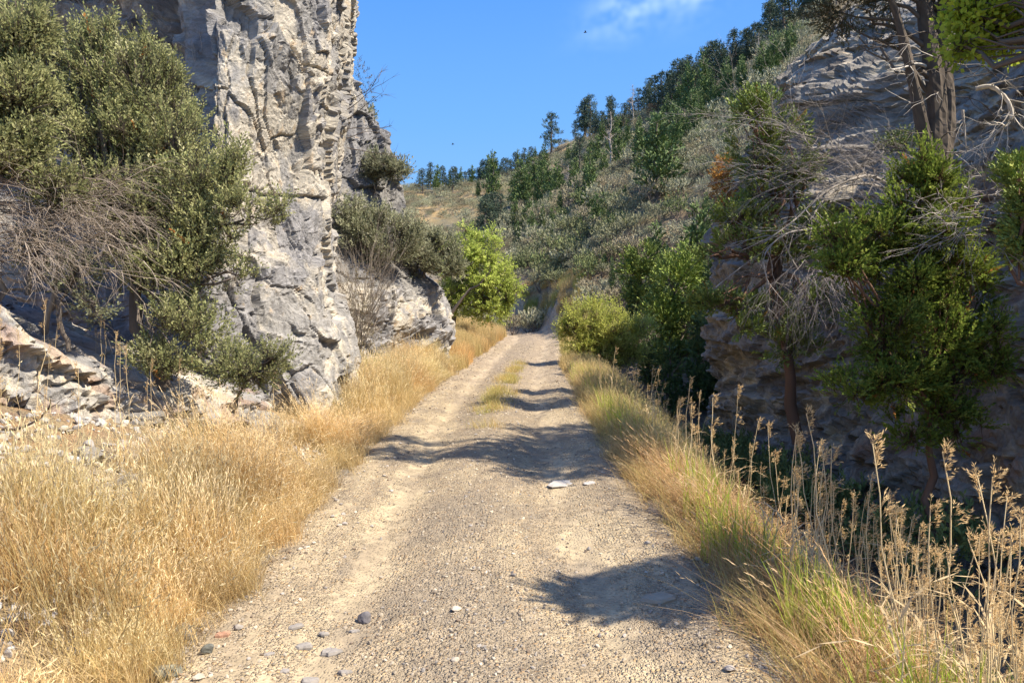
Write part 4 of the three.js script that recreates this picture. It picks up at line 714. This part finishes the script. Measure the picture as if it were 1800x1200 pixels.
function sageGeo(seed, pal) {
  const R = mulberry(seed), w = new GB(), f = new GB(), lob = [];
  for (let k = 0; k < 7; k++) { const a = k * 0.9 + R(), r = k ? 0.5 : 0; lob.push([Math.cos(a) * r, 0.45 + 0.2 * R(), Math.sin(a) * r, 0.36, 0.3, 0.36]); limb(w, bent([0, -0.15, 0], [Math.cos(a) * r, 0.5, Math.sin(a) * r], R, 0.15, 3), 0.03, 0.01, 4, [0.15, 0.12, 0.1], R); }
  sprays(f, R, { lobes: lob, n: 125, len: [0.12, 0.3], leaves: 7, leafLen: 0.105, leafWid: 0.04, up: 0.6, pal, gap: -0.5, open: 0.6, shell: 0.4 });
  return [w.geo(true), f.geo()];
}
{
  const greys = [[[0.31, 0.305, 0.2], [0.26, 0.26, 0.165], [0.37, 0.355, 0.245], [0.2, 0.205, 0.125]], [[0.22, 0.22, 0.13], [0.18, 0.185, 0.105], [0.27, 0.255, 0.16]]];
  const kinds = [1, 2, 3, 4, 5].map((k) => sageGeo(400 + k, k === 5 ? [[0.16, 0.19, 0.07], [0.12, 0.15, 0.055], [0.2, 0.21, 0.09]] : k === 3 ? [[0.31, 0.27, 0.18], [0.26, 0.225, 0.15], [0.22, 0.2, 0.125]] : greys[k > 3 ? 1 : 0]));
  const protos = kinds.map(([w, f]) => { const g = new THREE.Group(); g.name = 'sagebrush'; g.userData = { category: 'shrub', group: 'sagebrush on the hillside', label: 'rounded silvery sagebrush shrub growing on the steep hillside' }; part(g, 'stem', w, M.bark); part(g, 'foliage', f, M.scrub); return g; });
  const spots = [], R = mulberry(93);
  for (let k = 0; k < 26000 && spots.length < 3400; k++) {
    const d = 40 + 108 * Math.pow(R(), 1.25), x = -0.33 * d + R() * (0.33 + 0.42) * d;
    const h = landH(x, -d), dx = landH(x + 0.5, -d) - landH(x - 0.5, -d), hill = hillH(x, d);
    if (Math.abs(h - hill) > 2.9 || d < 48 && x < 4.5 || x < -6 && d < 70) continue;
    if (dx > 1.7) continue;
    const meadow = sst(14, 2, x - (d - 95) * 0.25) * sst(80, 92, d), dens = fbm2(x * 0.12, d * 0.12, 3) + 0.45 - 0.85 * meadow + (d > 121 && x < 6 ? 0.95 : 0);
    if (R() > Math.max(dens * 1.25, 0.13)) continue;
    const s = (0.8 + 1.15 * R() * R()) * (d > 100 ? 0.85 : 1);
    if (spots.some((q) => (q[0] - x) ** 2 + (q[1] - d) ** 2 < (0.45 * (q[3] + s)) ** 2)) continue;
    spots.push([x, d, h, s]);
  }
  spots.sort((a, b) => b[3] / b[1] - a[3] / a[1]);
  const seen = spots.slice(0, 300), rest = spots.slice(300);
  for (const [x, d, h, s] of seen) copy(protos[Math.floor(R() * 5)], [x, h - 0.05, -d], R() * 6.28, [s, s * (0.9 + 0.5 * R()), s]);
  kinds.slice(0, 3).forEach(([w, f], k) => {
    const mine = rest.filter((_, i) => i % 3 === k), im = new THREE.InstancedMesh(f, M.scrub, mine.length), o = new THREE.Object3D();
    mine.forEach(([x, d, h, s], i) => { o.position.set(x, h - 0.05, -d); o.rotation.y = R() * 6.28; o.scale.set(s, s * (0.85 + 0.4 * R()), s); o.updateMatrix(); im.setMatrixAt(i, o.matrix); im.setColorAt(i, new THREE.Color().setRGB(...mul3([1, 1, 0.95], 0.65 + 0.5 * R()))); });
    im.name = numbered('distant_scrub'); im.userData = { kind: 'stuff', label: 'grey-green scrub covering the distant hillside' }; im.castShadow = im.receiveShadow = true; put(im);
  });
}

// ---------------------------------------------------------------- grass
function tuft(seed, o) {
  const R = mulberry(seed), gb = new GB(), { n = 26, h = 0.65, hv = 0.25, rad = 0.14, w = 0.005, lean = 0.35, cols, head = 0, headCol, curl = 0.5 } = o;
  for (let k = 0; k < n; k++) {
    const a = R() * 6.28, r = rad * Math.sqrt(R()), b = R() * 6.28, H = h + (R() - 0.5) * 2 * hv, ln = lean * (0.3 + R()), c = cols[Math.floor(R() * cols.length)], cc = mul3(c, 0.8 + 0.4 * R());
    const sx = -Math.sin(b + R()), sz = Math.cos(b + R()), p = [];
    for (let j = 0; j <= 3; j++) { const t = j / 3, q = ln * H * (t * 0.4 + curl * t * t); p.push([Math.cos(a) * r + Math.cos(b) * q, H * t * (1 - 0.25 * ln * t) - 0.02, Math.sin(a) * r + Math.sin(b) * q]); }
    let pr = null;
    for (let j = 0; j < 3; j++) { const ww = w * (1 - 0.28 * j) * (0.7 + 0.6 * (k % 3) / 2), l = gb.v(p[j][0] - sx * ww / 2, p[j][1], p[j][2] - sz * ww / 2, cc), m = gb.v(p[j][0] + sx * ww / 2, p[j][1], p[j][2] + sz * ww / 2, cc); if (pr) gb.quad(pr[0], pr[1], m, l); pr = [l, m]; }
    const tp = gb.v(...p[3], cc); gb.tri(pr[0], pr[1], tp);
    if (R() < head) { const d = vnorm(add(p[3], p[2], -1)), hc = mul3(headCol, 0.8 + 0.4 * R()); for (let q = 0; q < 4; q++) { const s = rdir(R); leaf(gb, add(p[3], d, -0.09 + 0.03 * q), vnorm(add(d, s, 0.35)), vnorm(cross(d, s)), 0.045, 0.007, hc); } }
  }
  return gb.geo();
}
const DRY = [[0.63, 0.485, 0.26], [0.55, 0.4, 0.19], [0.72, 0.58, 0.34], [0.5, 0.335, 0.155], [0.58, 0.47, 0.24]], GREENG = [[0.42, 0.5, 0.08], [0.34, 0.45, 0.07], [0.52, 0.57, 0.13]], TAN = [[0.50, 0.36, 0.2], [0.42, 0.28, 0.15], [0.58, 0.43, 0.26], [0.36, 0.22, 0.12]];
function lay(name, label, geo, mat, list) {
  if (!list.length) return; const im = new THREE.InstancedMesh(geo, mat, list.length), o = new THREE.Object3D();
  const sh = new THREE.Matrix4();
  list.forEach(([x, y, z, s, t, c], i) => {
    o.position.set(x, y, z); o.rotation.set((hsh(i, 1, 7) - 0.5) * t, hsh(i, 2, 7) * 6.28, (hsh(i, 3, 7) - 0.5) * t); Array.isArray(s) ? o.scale.set(...s) : o.scale.setScalar(s); o.updateMatrix();
    if (mat === M.grass) {                       // blades stay upright while their feet follow the slope
      const e = 0.22, gx = clamp((surfY(x + e, z) - surfY(x - e, z)) / (2 * e), -0.55, 0.55), gz = clamp((surfY(x, z + e) - surfY(x, z - e)) / (2 * e), -0.55, 0.55);
      sh.set(1, 0, 0, 0, gx, 1, gz, -gx * x - gz * z, 0, 0, 1, 0, 0, 0, 0, 1); o.matrix.premultiply(sh);
    }
    im.setMatrixAt(i, o.matrix); im.setColorAt(i, new THREE.Color().setRGB(...c));
  });
  im.name = numbered(name); im.userData = { kind: 'stuff', label }; im.castShadow = im.receiveShadow = true; put(im);
}
{
  const R = mulberry(501), zone = (n, fn, nv) => { const out = Array.from({ length: nv }, () => []); for (let k = 0; k < n; k++) { const q = fn(); if (q) out[Math.floor(R() * nv)].push(q); } return out; };
  const tint = (x, d) => { const a = fbm2(x * 0.5 + 3, d * 0.5, 3), b = fbm2(x * 1.7, d * 1.7 + 8, 2); return mul3(mix3([1.02, 1, 0.95], a > 0 ? [1.05, 0.9, 0.75] : [0.97, 1.03, 0.9], clamp(Math.abs(a) * 2)), 0.8 + 0.5 * b + 0.35 * R()); };
  // left bank
  const left = zone(760, () => {
    const d = 1.6 + 22.5 * Math.pow(R(), 1.35), e = roadC(d) - roadW(d) + 0.22 * fbm2(3, d * 0.8, 3), s = d < 12.6 ? 8.5 * Math.pow(R(), 1.5) : (d > 20 ? 1.5 : 3.2) * Math.pow(R(), 0.9), x = e - s;
    if (x < -0.8 * d - 1.5) return null;
    const bare = fbm2(x * 0.55 + 2, d * 0.55 + 4, 3) + 0.75 * Math.exp(-(((x + 3.5) / 0.75) ** 2) - (((d - 6.5) / 0.8) ** 2)); if (bare > 0.2 && R() < 0.9) return null;
    if (s > 1.7 && d > 6.9 && R() < 0.88) return null; if (s > 1.25 && fbm2(x * 0.9 + 13, d * 0.9 + 5, 3) > -0.12 && R() < 0.9) return null; if (s > 0.45 && fbm2(x * 1.2 + 31, d * 1.2, 2) > 0.12 && R() < 0.6) return null;
    const edge = sst(0, 0.45, s), k = (0.42 + 0.58 * edge) * clamp(0.85 + 0.7 * fbm2(x * 1.5 + 9, d * 1.5, 3) + 0.5 * (R() - 0.5), 0.3, 1.35) * (s > 1.3 ? 0.68 : 1) * (d > 8 && d < 13.2 ? 1 - 0.45 * sst(0.5, 1.1, s) : 1);
    return [x, surfY(x, -d), -d, [0.55 + 0.45 * edge, k, 0.55 + 0.45 * edge], 0.1, tint(x, d)];
  }, 6);
  left.forEach((l, k) => lay('dry_grass', 'golden dry grass covering the bank below the cliff', tuft(510 + k, { n: 460, rad: 0.38, h: 0.6, hv: 0.3, cols: DRY, head: 0.45, headCol: [0.76, 0.64, 0.42], lean: k % 2 ? 0.35 : 0.75 }), M.grass, l));
  // beyond the pillar and up to the bend, both verges
  const far = zone(430, () => {
    const side = R() < 0.55, d = 22 + 32 * R(), w = roadW(d), s = side ? 2.1 * Math.pow(R(), 1.3) : 1.7 * Math.pow(R(), 1.2), x = side ? roadC(d) - w - s + 0.1 * fbm2(1, d, 2) : roadC(d) + w + s;
    if (d > 46 && onRoad(x, d) > 0.1) return null; if (!side && d < 30 && R() < 0.3) return null;
    const k = (0.7 + 0.5 * R()) * (side ? 1 : 0.75); return [x, surfY(x, -d), -d, [0.8, k, 0.8], 0.1, side ? tint(x, d) : mul3(mix3([1, 1, 0.9], [0.7, 1, 0.5], clamp(fbm2(x * .4, d * .4, 2) * 2)), 0.8 + 0.35 * R())];
  }, 2);
  far.forEach((l, k) => lay('dry_grass', 'dry grass along the far verges of the road', tuft(520 + k, { n: 280, h: 0.6, hv: 0.2, w: 0.011, rad: 0.42, cols: DRY, head: 0.4, headCol: [0.72, 0.58, 0.32] }), M.grass, l));
  const bend = zone(330, () => { const d = 46.5 + 10 * R(), x = -5 + 12 * R(); if (onRoad(x, d) > 0) return null; const k = 0.7 + 0.6 * R(); if (landH(x, -d) > roadH0(d) + 2) return null; return [x, surfY(x, -d), -d, [1, k, 1], 0.1, mul3(mix3([1, 1, 0.9], [0.62, 1, 0.4], R()), 0.9)]; }, 1);
  bend.forEach((l) => lay('dry_grass', 'straw and green grass where the road bends away', tuft(530, { n: 260, h: 0.6, hv: 0.2, w: 0.014, rad: 0.5, cols: DRY }), M.grass, l));
  // right verge
  const right = zone(290, () => {
    const d = 8.6 + 14 * Math.pow(R(), 1.1), e = roadC(d) + roadW(d) + 0.2 * fbm2(8, d * 0.9, 3), s = (d > 10 ? 2.6 : 1.7) * Math.pow(R(), 1.15), x = e + s; if (x > 0.8 * d + 1.5) return null;
    if (fbm2(x * 0.9 + 21, d * 0.9, 3) > 0.2 && R() < 0.75) return null;
    const edge = sst(0, 0.5, s), k = (0.3 + 0.6 * edge) * (0.7 + 0.6 * R()); return [x, surfY(x, -d), -d, [0.5 + 0.4 * edge, k, 0.5 + 0.4 * edge], 0.1, mul3(mix3([1.1, 1.08, 1], [0.85, 1.02, 0.72], R()), 0.85 + 0.4 * R())];
  }, 3);
  right.forEach((l, k) => lay('verge_grass', 'tan dry grass and dead leaves on the verge above the gully', tuft(540 + k, { n: 250, rad: 0.38, h: 0.52, hv: 0.22, cols: TAN, lean: 0.55, curl: 0.9, head: 0.3, headCol: [0.6, 0.46, 0.28], w: 0.006 }), M.grass, l));
  const near = zone(330, () => {
    const d = 1.8 + 8 * R(), e = roadC(d) + roadW(d) + 0.2 * fbm2(8, d * 0.9, 3), s = 1.9 * Math.pow(R(), 1.1), x = e + s; if (x > 0.8 * d + 1.5) return null;
    if (fbm2(x * 1.3 + 21, d * 1.3, 3) > 0.02 && R() < 0.85) return null; const k = (0.4 + 0.6 * sst(0, 0.5, s)) * (0.7 + 0.6 * R());
    return [x, surfY(x, -d), -d, [0.5 + 0.4 * k, k, 0.5 + 0.4 * k], 0.1, mul3(mix3([1, 1, 1], [1, 0.86, 0.74], R()), 0.8 + 0.5 * R())];
  }, 3);
  near.forEach((l, k) => lay('verge_grass', 'curling dead grass leaves on the near verge', tuft(545 + k, { n: 80, rad: 0.28, h: 0.42, hv: 0.2, cols: TAN, lean: 0.85, curl: 1.5, w: 0.009, head: 0.2, headCol: [0.6, 0.46, 0.28] }), M.grass, l));
  const fringe = zone(1000, () => {
    const lf = R() < 0.55, d = 2.2 + 16 * Math.pow(R(), 1.2), x = lf ? roadC(d) - roadW(d) + 0.22 * fbm2(3, d * 0.8, 3) + 0.3 * (R() + R() - 1.2) : roadC(d) + roadW(d) + 0.2 * fbm2(8, d * 0.9, 3) - 0.3 * (R() + R() - 1.3);
    const k = 0.35 + 0.5 * R(); return [x, surfY(x, -d), -d, [k, k, k], 0.2, mul3(lf ? [1, 0.97, 0.9] : mix3([0.95, 0.85, 0.75], [0.75, 0.95, 0.55], R() * R()), 0.8 + 0.4 * R())];
  }, 2);
  fringe.forEach((l, k) => lay('fringe_grass', 'thin tufts of dry grass creeping onto the road edge', tuft(548 + k, { n: 22, rad: 0.16, h: 0.5, hv: 0.25, cols: DRY, lean: 0.9, curl: 0.9, w: 0.005 }), M.grass, l));
  const green = zone(850, () => {
    const d = 2 + 22 * Math.pow(R(), 1.6), lft = d > 12.5 && R() < 0.3, e = roadC(d) + roadW(d), s = 0.15 + 1.9 * Math.pow(R(), 1.2), x = lft ? roadC(d) - roadW(d) - 0.5 - 1.0 * R() : e + s;
    if (lft && (d < 15.5 || d > 19)) return null; if (!lft && fbm2(x * 0.8 + 40, d * 0.8, 3) < -0.02) return null;
    const k = 0.7 + 0.55 * R(); return [x, surfY(x, -d), -d, [0.8, k, 0.8], 0.1, mul3([1, 1, 1], 0.75 + 0.45 * R())];
  }, 2);
  green.forEach((l, k) => lay('green_grass', 'fresh green grass blades mixed into the dry verge', tuft(550 + k, { n: 30, h: 0.48, hv: 0.18, cols: GREENG, lean: 0.45, w: 0.018, rad: 0.22 }), M.grass, l));
  // middle strip and odd tufts on the road
  const strip = zone(200, () => { const d = 12.5 + 15 * R(), x = roadC(d) - 0.02 + 0.05 * (d - 16) * .4 + (R() + R() - 1) * 0.38; if (fbm2(4, d * 0.55, 2) < (d < 15.5 ? 0.12 : -0.12)) return null; const k = 0.22 + 0.25 * R(); return [x, surfY(x, -d), -d, [0.6, k, 0.6], 0.1, mul3(mix3([1.05, 1, 0.85], [0.75, 0.95, 0.55], R()), 0.95)]; }, 1);
  strip.forEach((l) => lay('road_grass', 'short yellow-green grass on the hump between the wheel ruts', tuft(560, { n: 42, h: 0.5, hv: 0.2, cols: DRY, w: 0.009, lean: 0.7, rad: 0.28 }), M.grass, l));
  // gravel
  const grav = zone(34000, () => { const d = 2.4 + 36 * Math.pow(R(), 2.6), t = (R() * 2 - 1) * 2.1, x = roadC(d) + t, on = onRoad(x, d); if (on < -0.3) return null; const hump = Math.exp(-((t / 0.6) ** 2)) + 0.8 * Math.exp(-(((Math.abs(t) - 1.5) / 0.3) ** 2)); if (R() > 0.12 + 0.8 * hump + 0.5 * fbm2(x * 2, d * 2, 2)) return null; const s = (0.0045 + 0.016 * Math.pow(R(), 3.2)) * (d > 14 ? 1.5 : 1), g = R(), c = g < 0.5 ? [0.36, 0.3, 0.225] : g < 0.75 ? [0.5, 0.43, 0.33] : g < 0.9 ? [0.31, 0.28, 0.25] : [0.2, 0.15, 0.11]; return [x, surfY(x, -d) + s * 0.25, -d, s, 3, mul3(c, 0.8 + 0.5 * R())]; }, 3);
  const white = [1, 1, 1]; grav.forEach((l, k) => lay('gravel', 'loose gravel strewn over the road', stoneGeo(570 + k, white, 0, 0.65), M.stone, l));
  const rubble = zone(5200, () => { const d = 3.6 + 8 * R(), x = roadC(d) - 2.2 - 5 * R(), b = fbm2(x * 0.55 + 2, d * 0.55 + 4, 3) + 0.75 * Math.exp(-(((x + 3.5) / 0.75) ** 2) - (((d - 6.5) / 0.8) ** 2)); if (b < 0.2 && fbm2(x * 0.9 + 13, d * 0.9 + 5, 3) < 0 || x < -0.8 * d - 1) return null; const s = 0.015 + 0.07 * R() * R(); return [x, surfY(x, -d) + s * 0.2, -d, s, 3, mul3(R() < 0.6 ? [0.38, 0.36, 0.34] : [0.5, 0.44, 0.35], 0.7 + 0.6 * R())]; }, 2);
  rubble.forEach((l, k) => lay('rubble', 'broken limestone chips showing between the dry grass', stoneGeo(580 + k, white, 1, 0.6), M.stone, l));
  // tall seeding stalks on the right verge, each its own plant
  const protos = [1, 2, 3, 4, 5].map((k) => {
    const r = mulberry(600 + k), g = new THREE.Group(); g.name = 'grass_stalk'; g.userData = { category: 'grass stalk' };
    const stem = new GB(), hd = new GB(), lv = new GB(), top = [0.16 * (r() - 0.3), 1.15, 0.1 * (r() - 0.5)], pts = bent([0, -0.03, 0], top, r, 0.03, 7); limb(stem, pts, 0.0045, 0.002, 4, [0.62, 0.48, 0.27], r, 0.02); part(g, 'stem', stem.geo(true), M.bark);
    const nod = vnorm([0.55 + 0.5 * r(), 0.5, 0.3 * (r() - 0.5)]);
    for (let j = 0; j < 26; j++) { const f = j / 26, o = add(pts[7 - Math.floor(f * 1.6)], [0, -0.11 * (f * 2 % 1), 0]), d = vnorm(add([0, 0.65 - f * 0.5, 0], add(nod, rdir(r), 0.75), 0.7)), q = add(o, d, 0.02 + 0.06 * r() * (0.4 + f)); leaf(hd, o, vnorm(add(q, o, -1)), [0, 0, 1], Math.hypot(q[0] - o[0], q[1] - o[1], q[2] - o[2]), 0.0025, [0.5, 0.37, 0.2]); for (let m = 0; m < 7; m++) { const e = vnorm(add(d, rdir(r), 0.6)); e[1] -= 0.25; leaf(hd, add(o, d, Math.hypot(q[0] - o[0], q[1] - o[1], q[2] - o[2]) * (0.3 + 0.7 * r())), vnorm(e), vnorm(cross(d, rdir(r))), 0.019, 0.0042, mul3([0.72, 0.53, 0.28], 0.7 + 0.55 * r())); } }
    part(g, 'seed_head', hd.geo(), M.grass).userData.kind = 'stuff';
    for (let j = 0; j < 4; j++) { const a = r() * 6.28, y = 0.12 + 0.5 * r(); let o = [pts[2][0], y, pts[2][2]], v = vnorm([Math.cos(a) * 0.6, 0.8, Math.sin(a) * 0.6]); for (let m = 0; m < 4; m++) { leaf(lv, o, v, vnorm(cross(v, [0, 1, 0.1])), 0.12, 0.014 * (1 - m * 0.15), mul3([0.64, 0.5, 0.3], 0.8 + 0.4 * r())); o = add(o, v, 0.085); v = vnorm([v[0] * 1.1, v[1] - 0.45, v[2] * 1.1]); } }
    part(g, 'leaf_blades', lv.geo(), M.grass).userData.kind = 'stuff'; return g;
  });
  for (let c = 0; c < 78; c++) {                    // stalks grow in clumps of uneven height
    const near = c < 56, dc = near ? 2.9 + 3.0 * R() : 6 + 9.5 * R(), sc = 0.3 + (near ? 1.6 : 1.3) * R(), n = 2 + Math.floor(5 * R());
    for (let k = 0; k < n; k++) {
      const d = dc + 0.4 * (R() - 0.5), x = roadC(d) + roadW(d) + sc + 0.4 * (R() - 0.5), s = (near ? 0.62 : 0.6) + 0.75 * R() * (0.5 + 0.5 * R()); if (x > 0.74 * d) continue;
      const o = copy(protos[Math.floor(R() * 5)], [x, surfY(x, -d), -d], -1.2 + 2.4 * R(), [s * (0.8 + 0.5 * R()), s, s], 'tall tan grass stalk with a feathery seed head on the verge above the gully', 'seeding stalks above the gully', 0.3 * (R() - 0.5)); o.rotation.z = 0.34 * (R() - 0.5);
    }
  }
  for (let k = 0; k < 46; k++) { const d = 3.4 + 6.5 * R(), x = roadC(d) - roadW(d) - 0.7 - 3.4 * R(); if (x < -0.72 * d) continue; const s = 0.75 + 0.3 * R(); copy(protos[Math.floor(R() * 5)], [x, surfY(x, -d), -d], R() * 6.28, [s * 0.8, s, s * 0.8], 'thin straw stalk standing above the golden grass of the left bank', 'stalks above the golden grass', 0.2 * (R() - 0.5)); }
}
// ---------------------------------------------------------------- stones one can point to
{
  const R = mulberry(701), GR = [0.38, 0.34, 0.3], BL = [0.26, 0.235, 0.21];
  const stone = (name, label, x, d, size, sq, col, seed, sink = 0.3, turn = 0, group, detail = 2) => {
    const flat = sq < 0.35, g = flat ? slabGeo(seed, col, sq, 1.15 + 0.6 * hsh(seed, 1, 1)) : stoneGeo(seed, col, detail, sq), m = new THREE.Mesh(g, size > 0.09 && !flat ? M.rock : M.stone); m.name = numbered(name); m.scale.setScalar(size); m.rotation.set((R() - 0.5) * 0.3, turn, (R() - 0.5) * 0.3); m.position.set(x, surfY(x, -d) + size * sq * (0.9 - sink * 2), -d); m.castShadow = m.receiveShadow = true;
    m.userData = { label, category: 'stone' }; if (group) m.userData.group = group; return put(m);
  };
  stone('flat_rock', 'flat pale rock half buried in the road below the round shadow', 1.02, 5.3, 0.12, 0.2, [0.33, 0.28, 0.205], 711, 0.45, 0.2);
  stone('flat_rock', 'white slab of bare rock flush in the road beside the big shadow', 0.6, 8.85, 0.16, 0.09, [0.42, 0.39, 0.35], 712, 0.25, 0.5);
  stone('flat_rock', 'second small white slab just beside the larger white one', 0.9, 8.7, 0.075, 0.09, [0.44, 0.41, 0.375], 713, 0.25, 0.1);
  stone('round_stone', 'rounded grey-green stone at the bottom edge beside the dry grass', -1.9, 4.17, 0.075, 0.75, [0.2, 0.2, 0.155], 714, 0.2);
  stone('round_stone', 'smaller dark stone just up the road from the grey-green one', -1.78, 4.42, 0.042, 0.8, [0.13, 0.13, 0.11], 715, 0.15);
  stone('red_stone', 'brick red flat stone at the grass edge of the road', -1.8, 4.68, 0.045, 0.3, [0.36, 0.2, 0.13], 716, 0.2, 0.4);
  stone('dark_stone', 'dark upright angular stone in the wheel track', -0.99, 5.05, 0.05, 1.1, [0.15, 0.14, 0.15], 717, 0.2);
  for (const [x, d, s] of [[-1.28, 4.62, 0.045], [-1.1, 4.58, 0.055], [-1.2, 4.8, 0.035], [-1.4, 4.86, 0.04], [-1.14, 4.25, 0.06], [-0.96, 4.33, 0.035], [-1.45, 4.48, 0.03], [-1.02, 4.86, 0.03], [-1.3, 4.32, 0.03], [-1.05, 4.08, 0.05]]) stone('slate_stone', 'thin blue-grey stone edge poking out of the wheel track', x, d, s, 0.3, BL, 720 + Math.floor(s * 1000 + d * 10), 0.25, R() * 0.6, 'blue-grey stones in the wheel track');
  for (let k = 0; k < 70; k++) { const d = 3.6 + 12 * Math.pow(R(), 1.6), x = roadC(d) + (R() < 0.5 ? -1.2 - 0.7 * R() : (R() * 2 - 1) * 1.8), s = 0.018 + 0.022 * R() * R(); stone('road_stone', 'small loose grey stone lying on the gravel road', x, d, s, 0.6, mul3(R() < 0.6 ? GR : [0.46, 0.4, 0.32], 0.7 + 0.6 * R()), 740 + k % 12, 0.2, R() * 6, 'loose stones on the road', 1); }
  for (const [x, d, s, q] of [[-3.75, 10.9, 0.42, 0.7], [-4.4, 10.5, 0.36, 0.6], [-3.1, 11.6, 0.3, 0.5], [-5.0, 10.1, 0.5, 0.6], [-5.6, 9.3, 0.55, 0.55], [-6.2, 8.8, 0.5, 0.5], [-4.75, 9.4, 0.32, 0.6], [-4.15, 9.9, 0.25, 0.6], [-5.1, 8.6, 0.4, 0.5], [-6.8, 9.2, 0.6, 0.6], [-5.9, 8.0, 0.35, 0.5], [-4.4, 8.9, 0.22, 0.55], [-3.55, 10.2, 0.22, 0.5], [-3.3, 10.9, 0.2, 0.5], [-5.5, 10.6, 0.6, 0.9], [-6.4, 10.2, 0.7, 0.9]])
    stone('boulder', 'angular grey limestone boulder on the bank below the olive shrub', x, d, s, q, mul3([0.4, 0.375, 0.34], 0.8 + 0.4 * R()), 770 + Math.floor(x * -10 + d), 0.25, R() * 6, 'boulders below the olive shrub', 4);
  for (const [x, d, s] of [[-3.4, 6.6, 0.13], [-3.7, 6.4, 0.11], [-3.2, 6.9, 0.1], [-3.9, 6.9, 0.14], [-3.05, 6.3, 0.07], [-2.05, 4.7, 0.1]]) stone('bank_stone', 'pale broken stone showing through the golden grass', x, d, s, 0.6, [0.5, 0.46, 0.4], 790 + Math.floor(x * -10), 0.2, R() * 6, 'pale stones in the golden grass', 3);
}
// ---------------------------------------------------------------- two birds far up
for (const [x, y, z, l] of [[5.0, 24.3, -50, 'tiny dark bird high in the blue sky near the top edge'], [-4.8, 19.6, -60, 'tiny dark bird low over the far wooded ridge']]) {
  const t = thing('bird', l, 'bird', [x, y, z]), g = new GB(), c = [0.05, 0.05, 0.05]; limb(g, [[-0.11, 0, 0], [-0.04, 0, 0], [0.05, 0.01, 0], [0.12, 0.015, 0]], 0.035, 0.012, 7, c, mulberry(3)); part(t, 'body', g.geo(true), M.stone);
  for (const s of [-1, 1]) { const w = new GB(), a = w.v(-0.04, 0.01, 0, c), b = w.v(0.06, 0.01, 0, c), e = w.v(0.02, 0.07, s * 0.12, c), f = w.v(-0.07, 0.05, s * 0.2, c); w.quad(a, b, e, f); part(t, 'wing', w.geo(), M.stone); }
}

renderer.render(scene, camera);
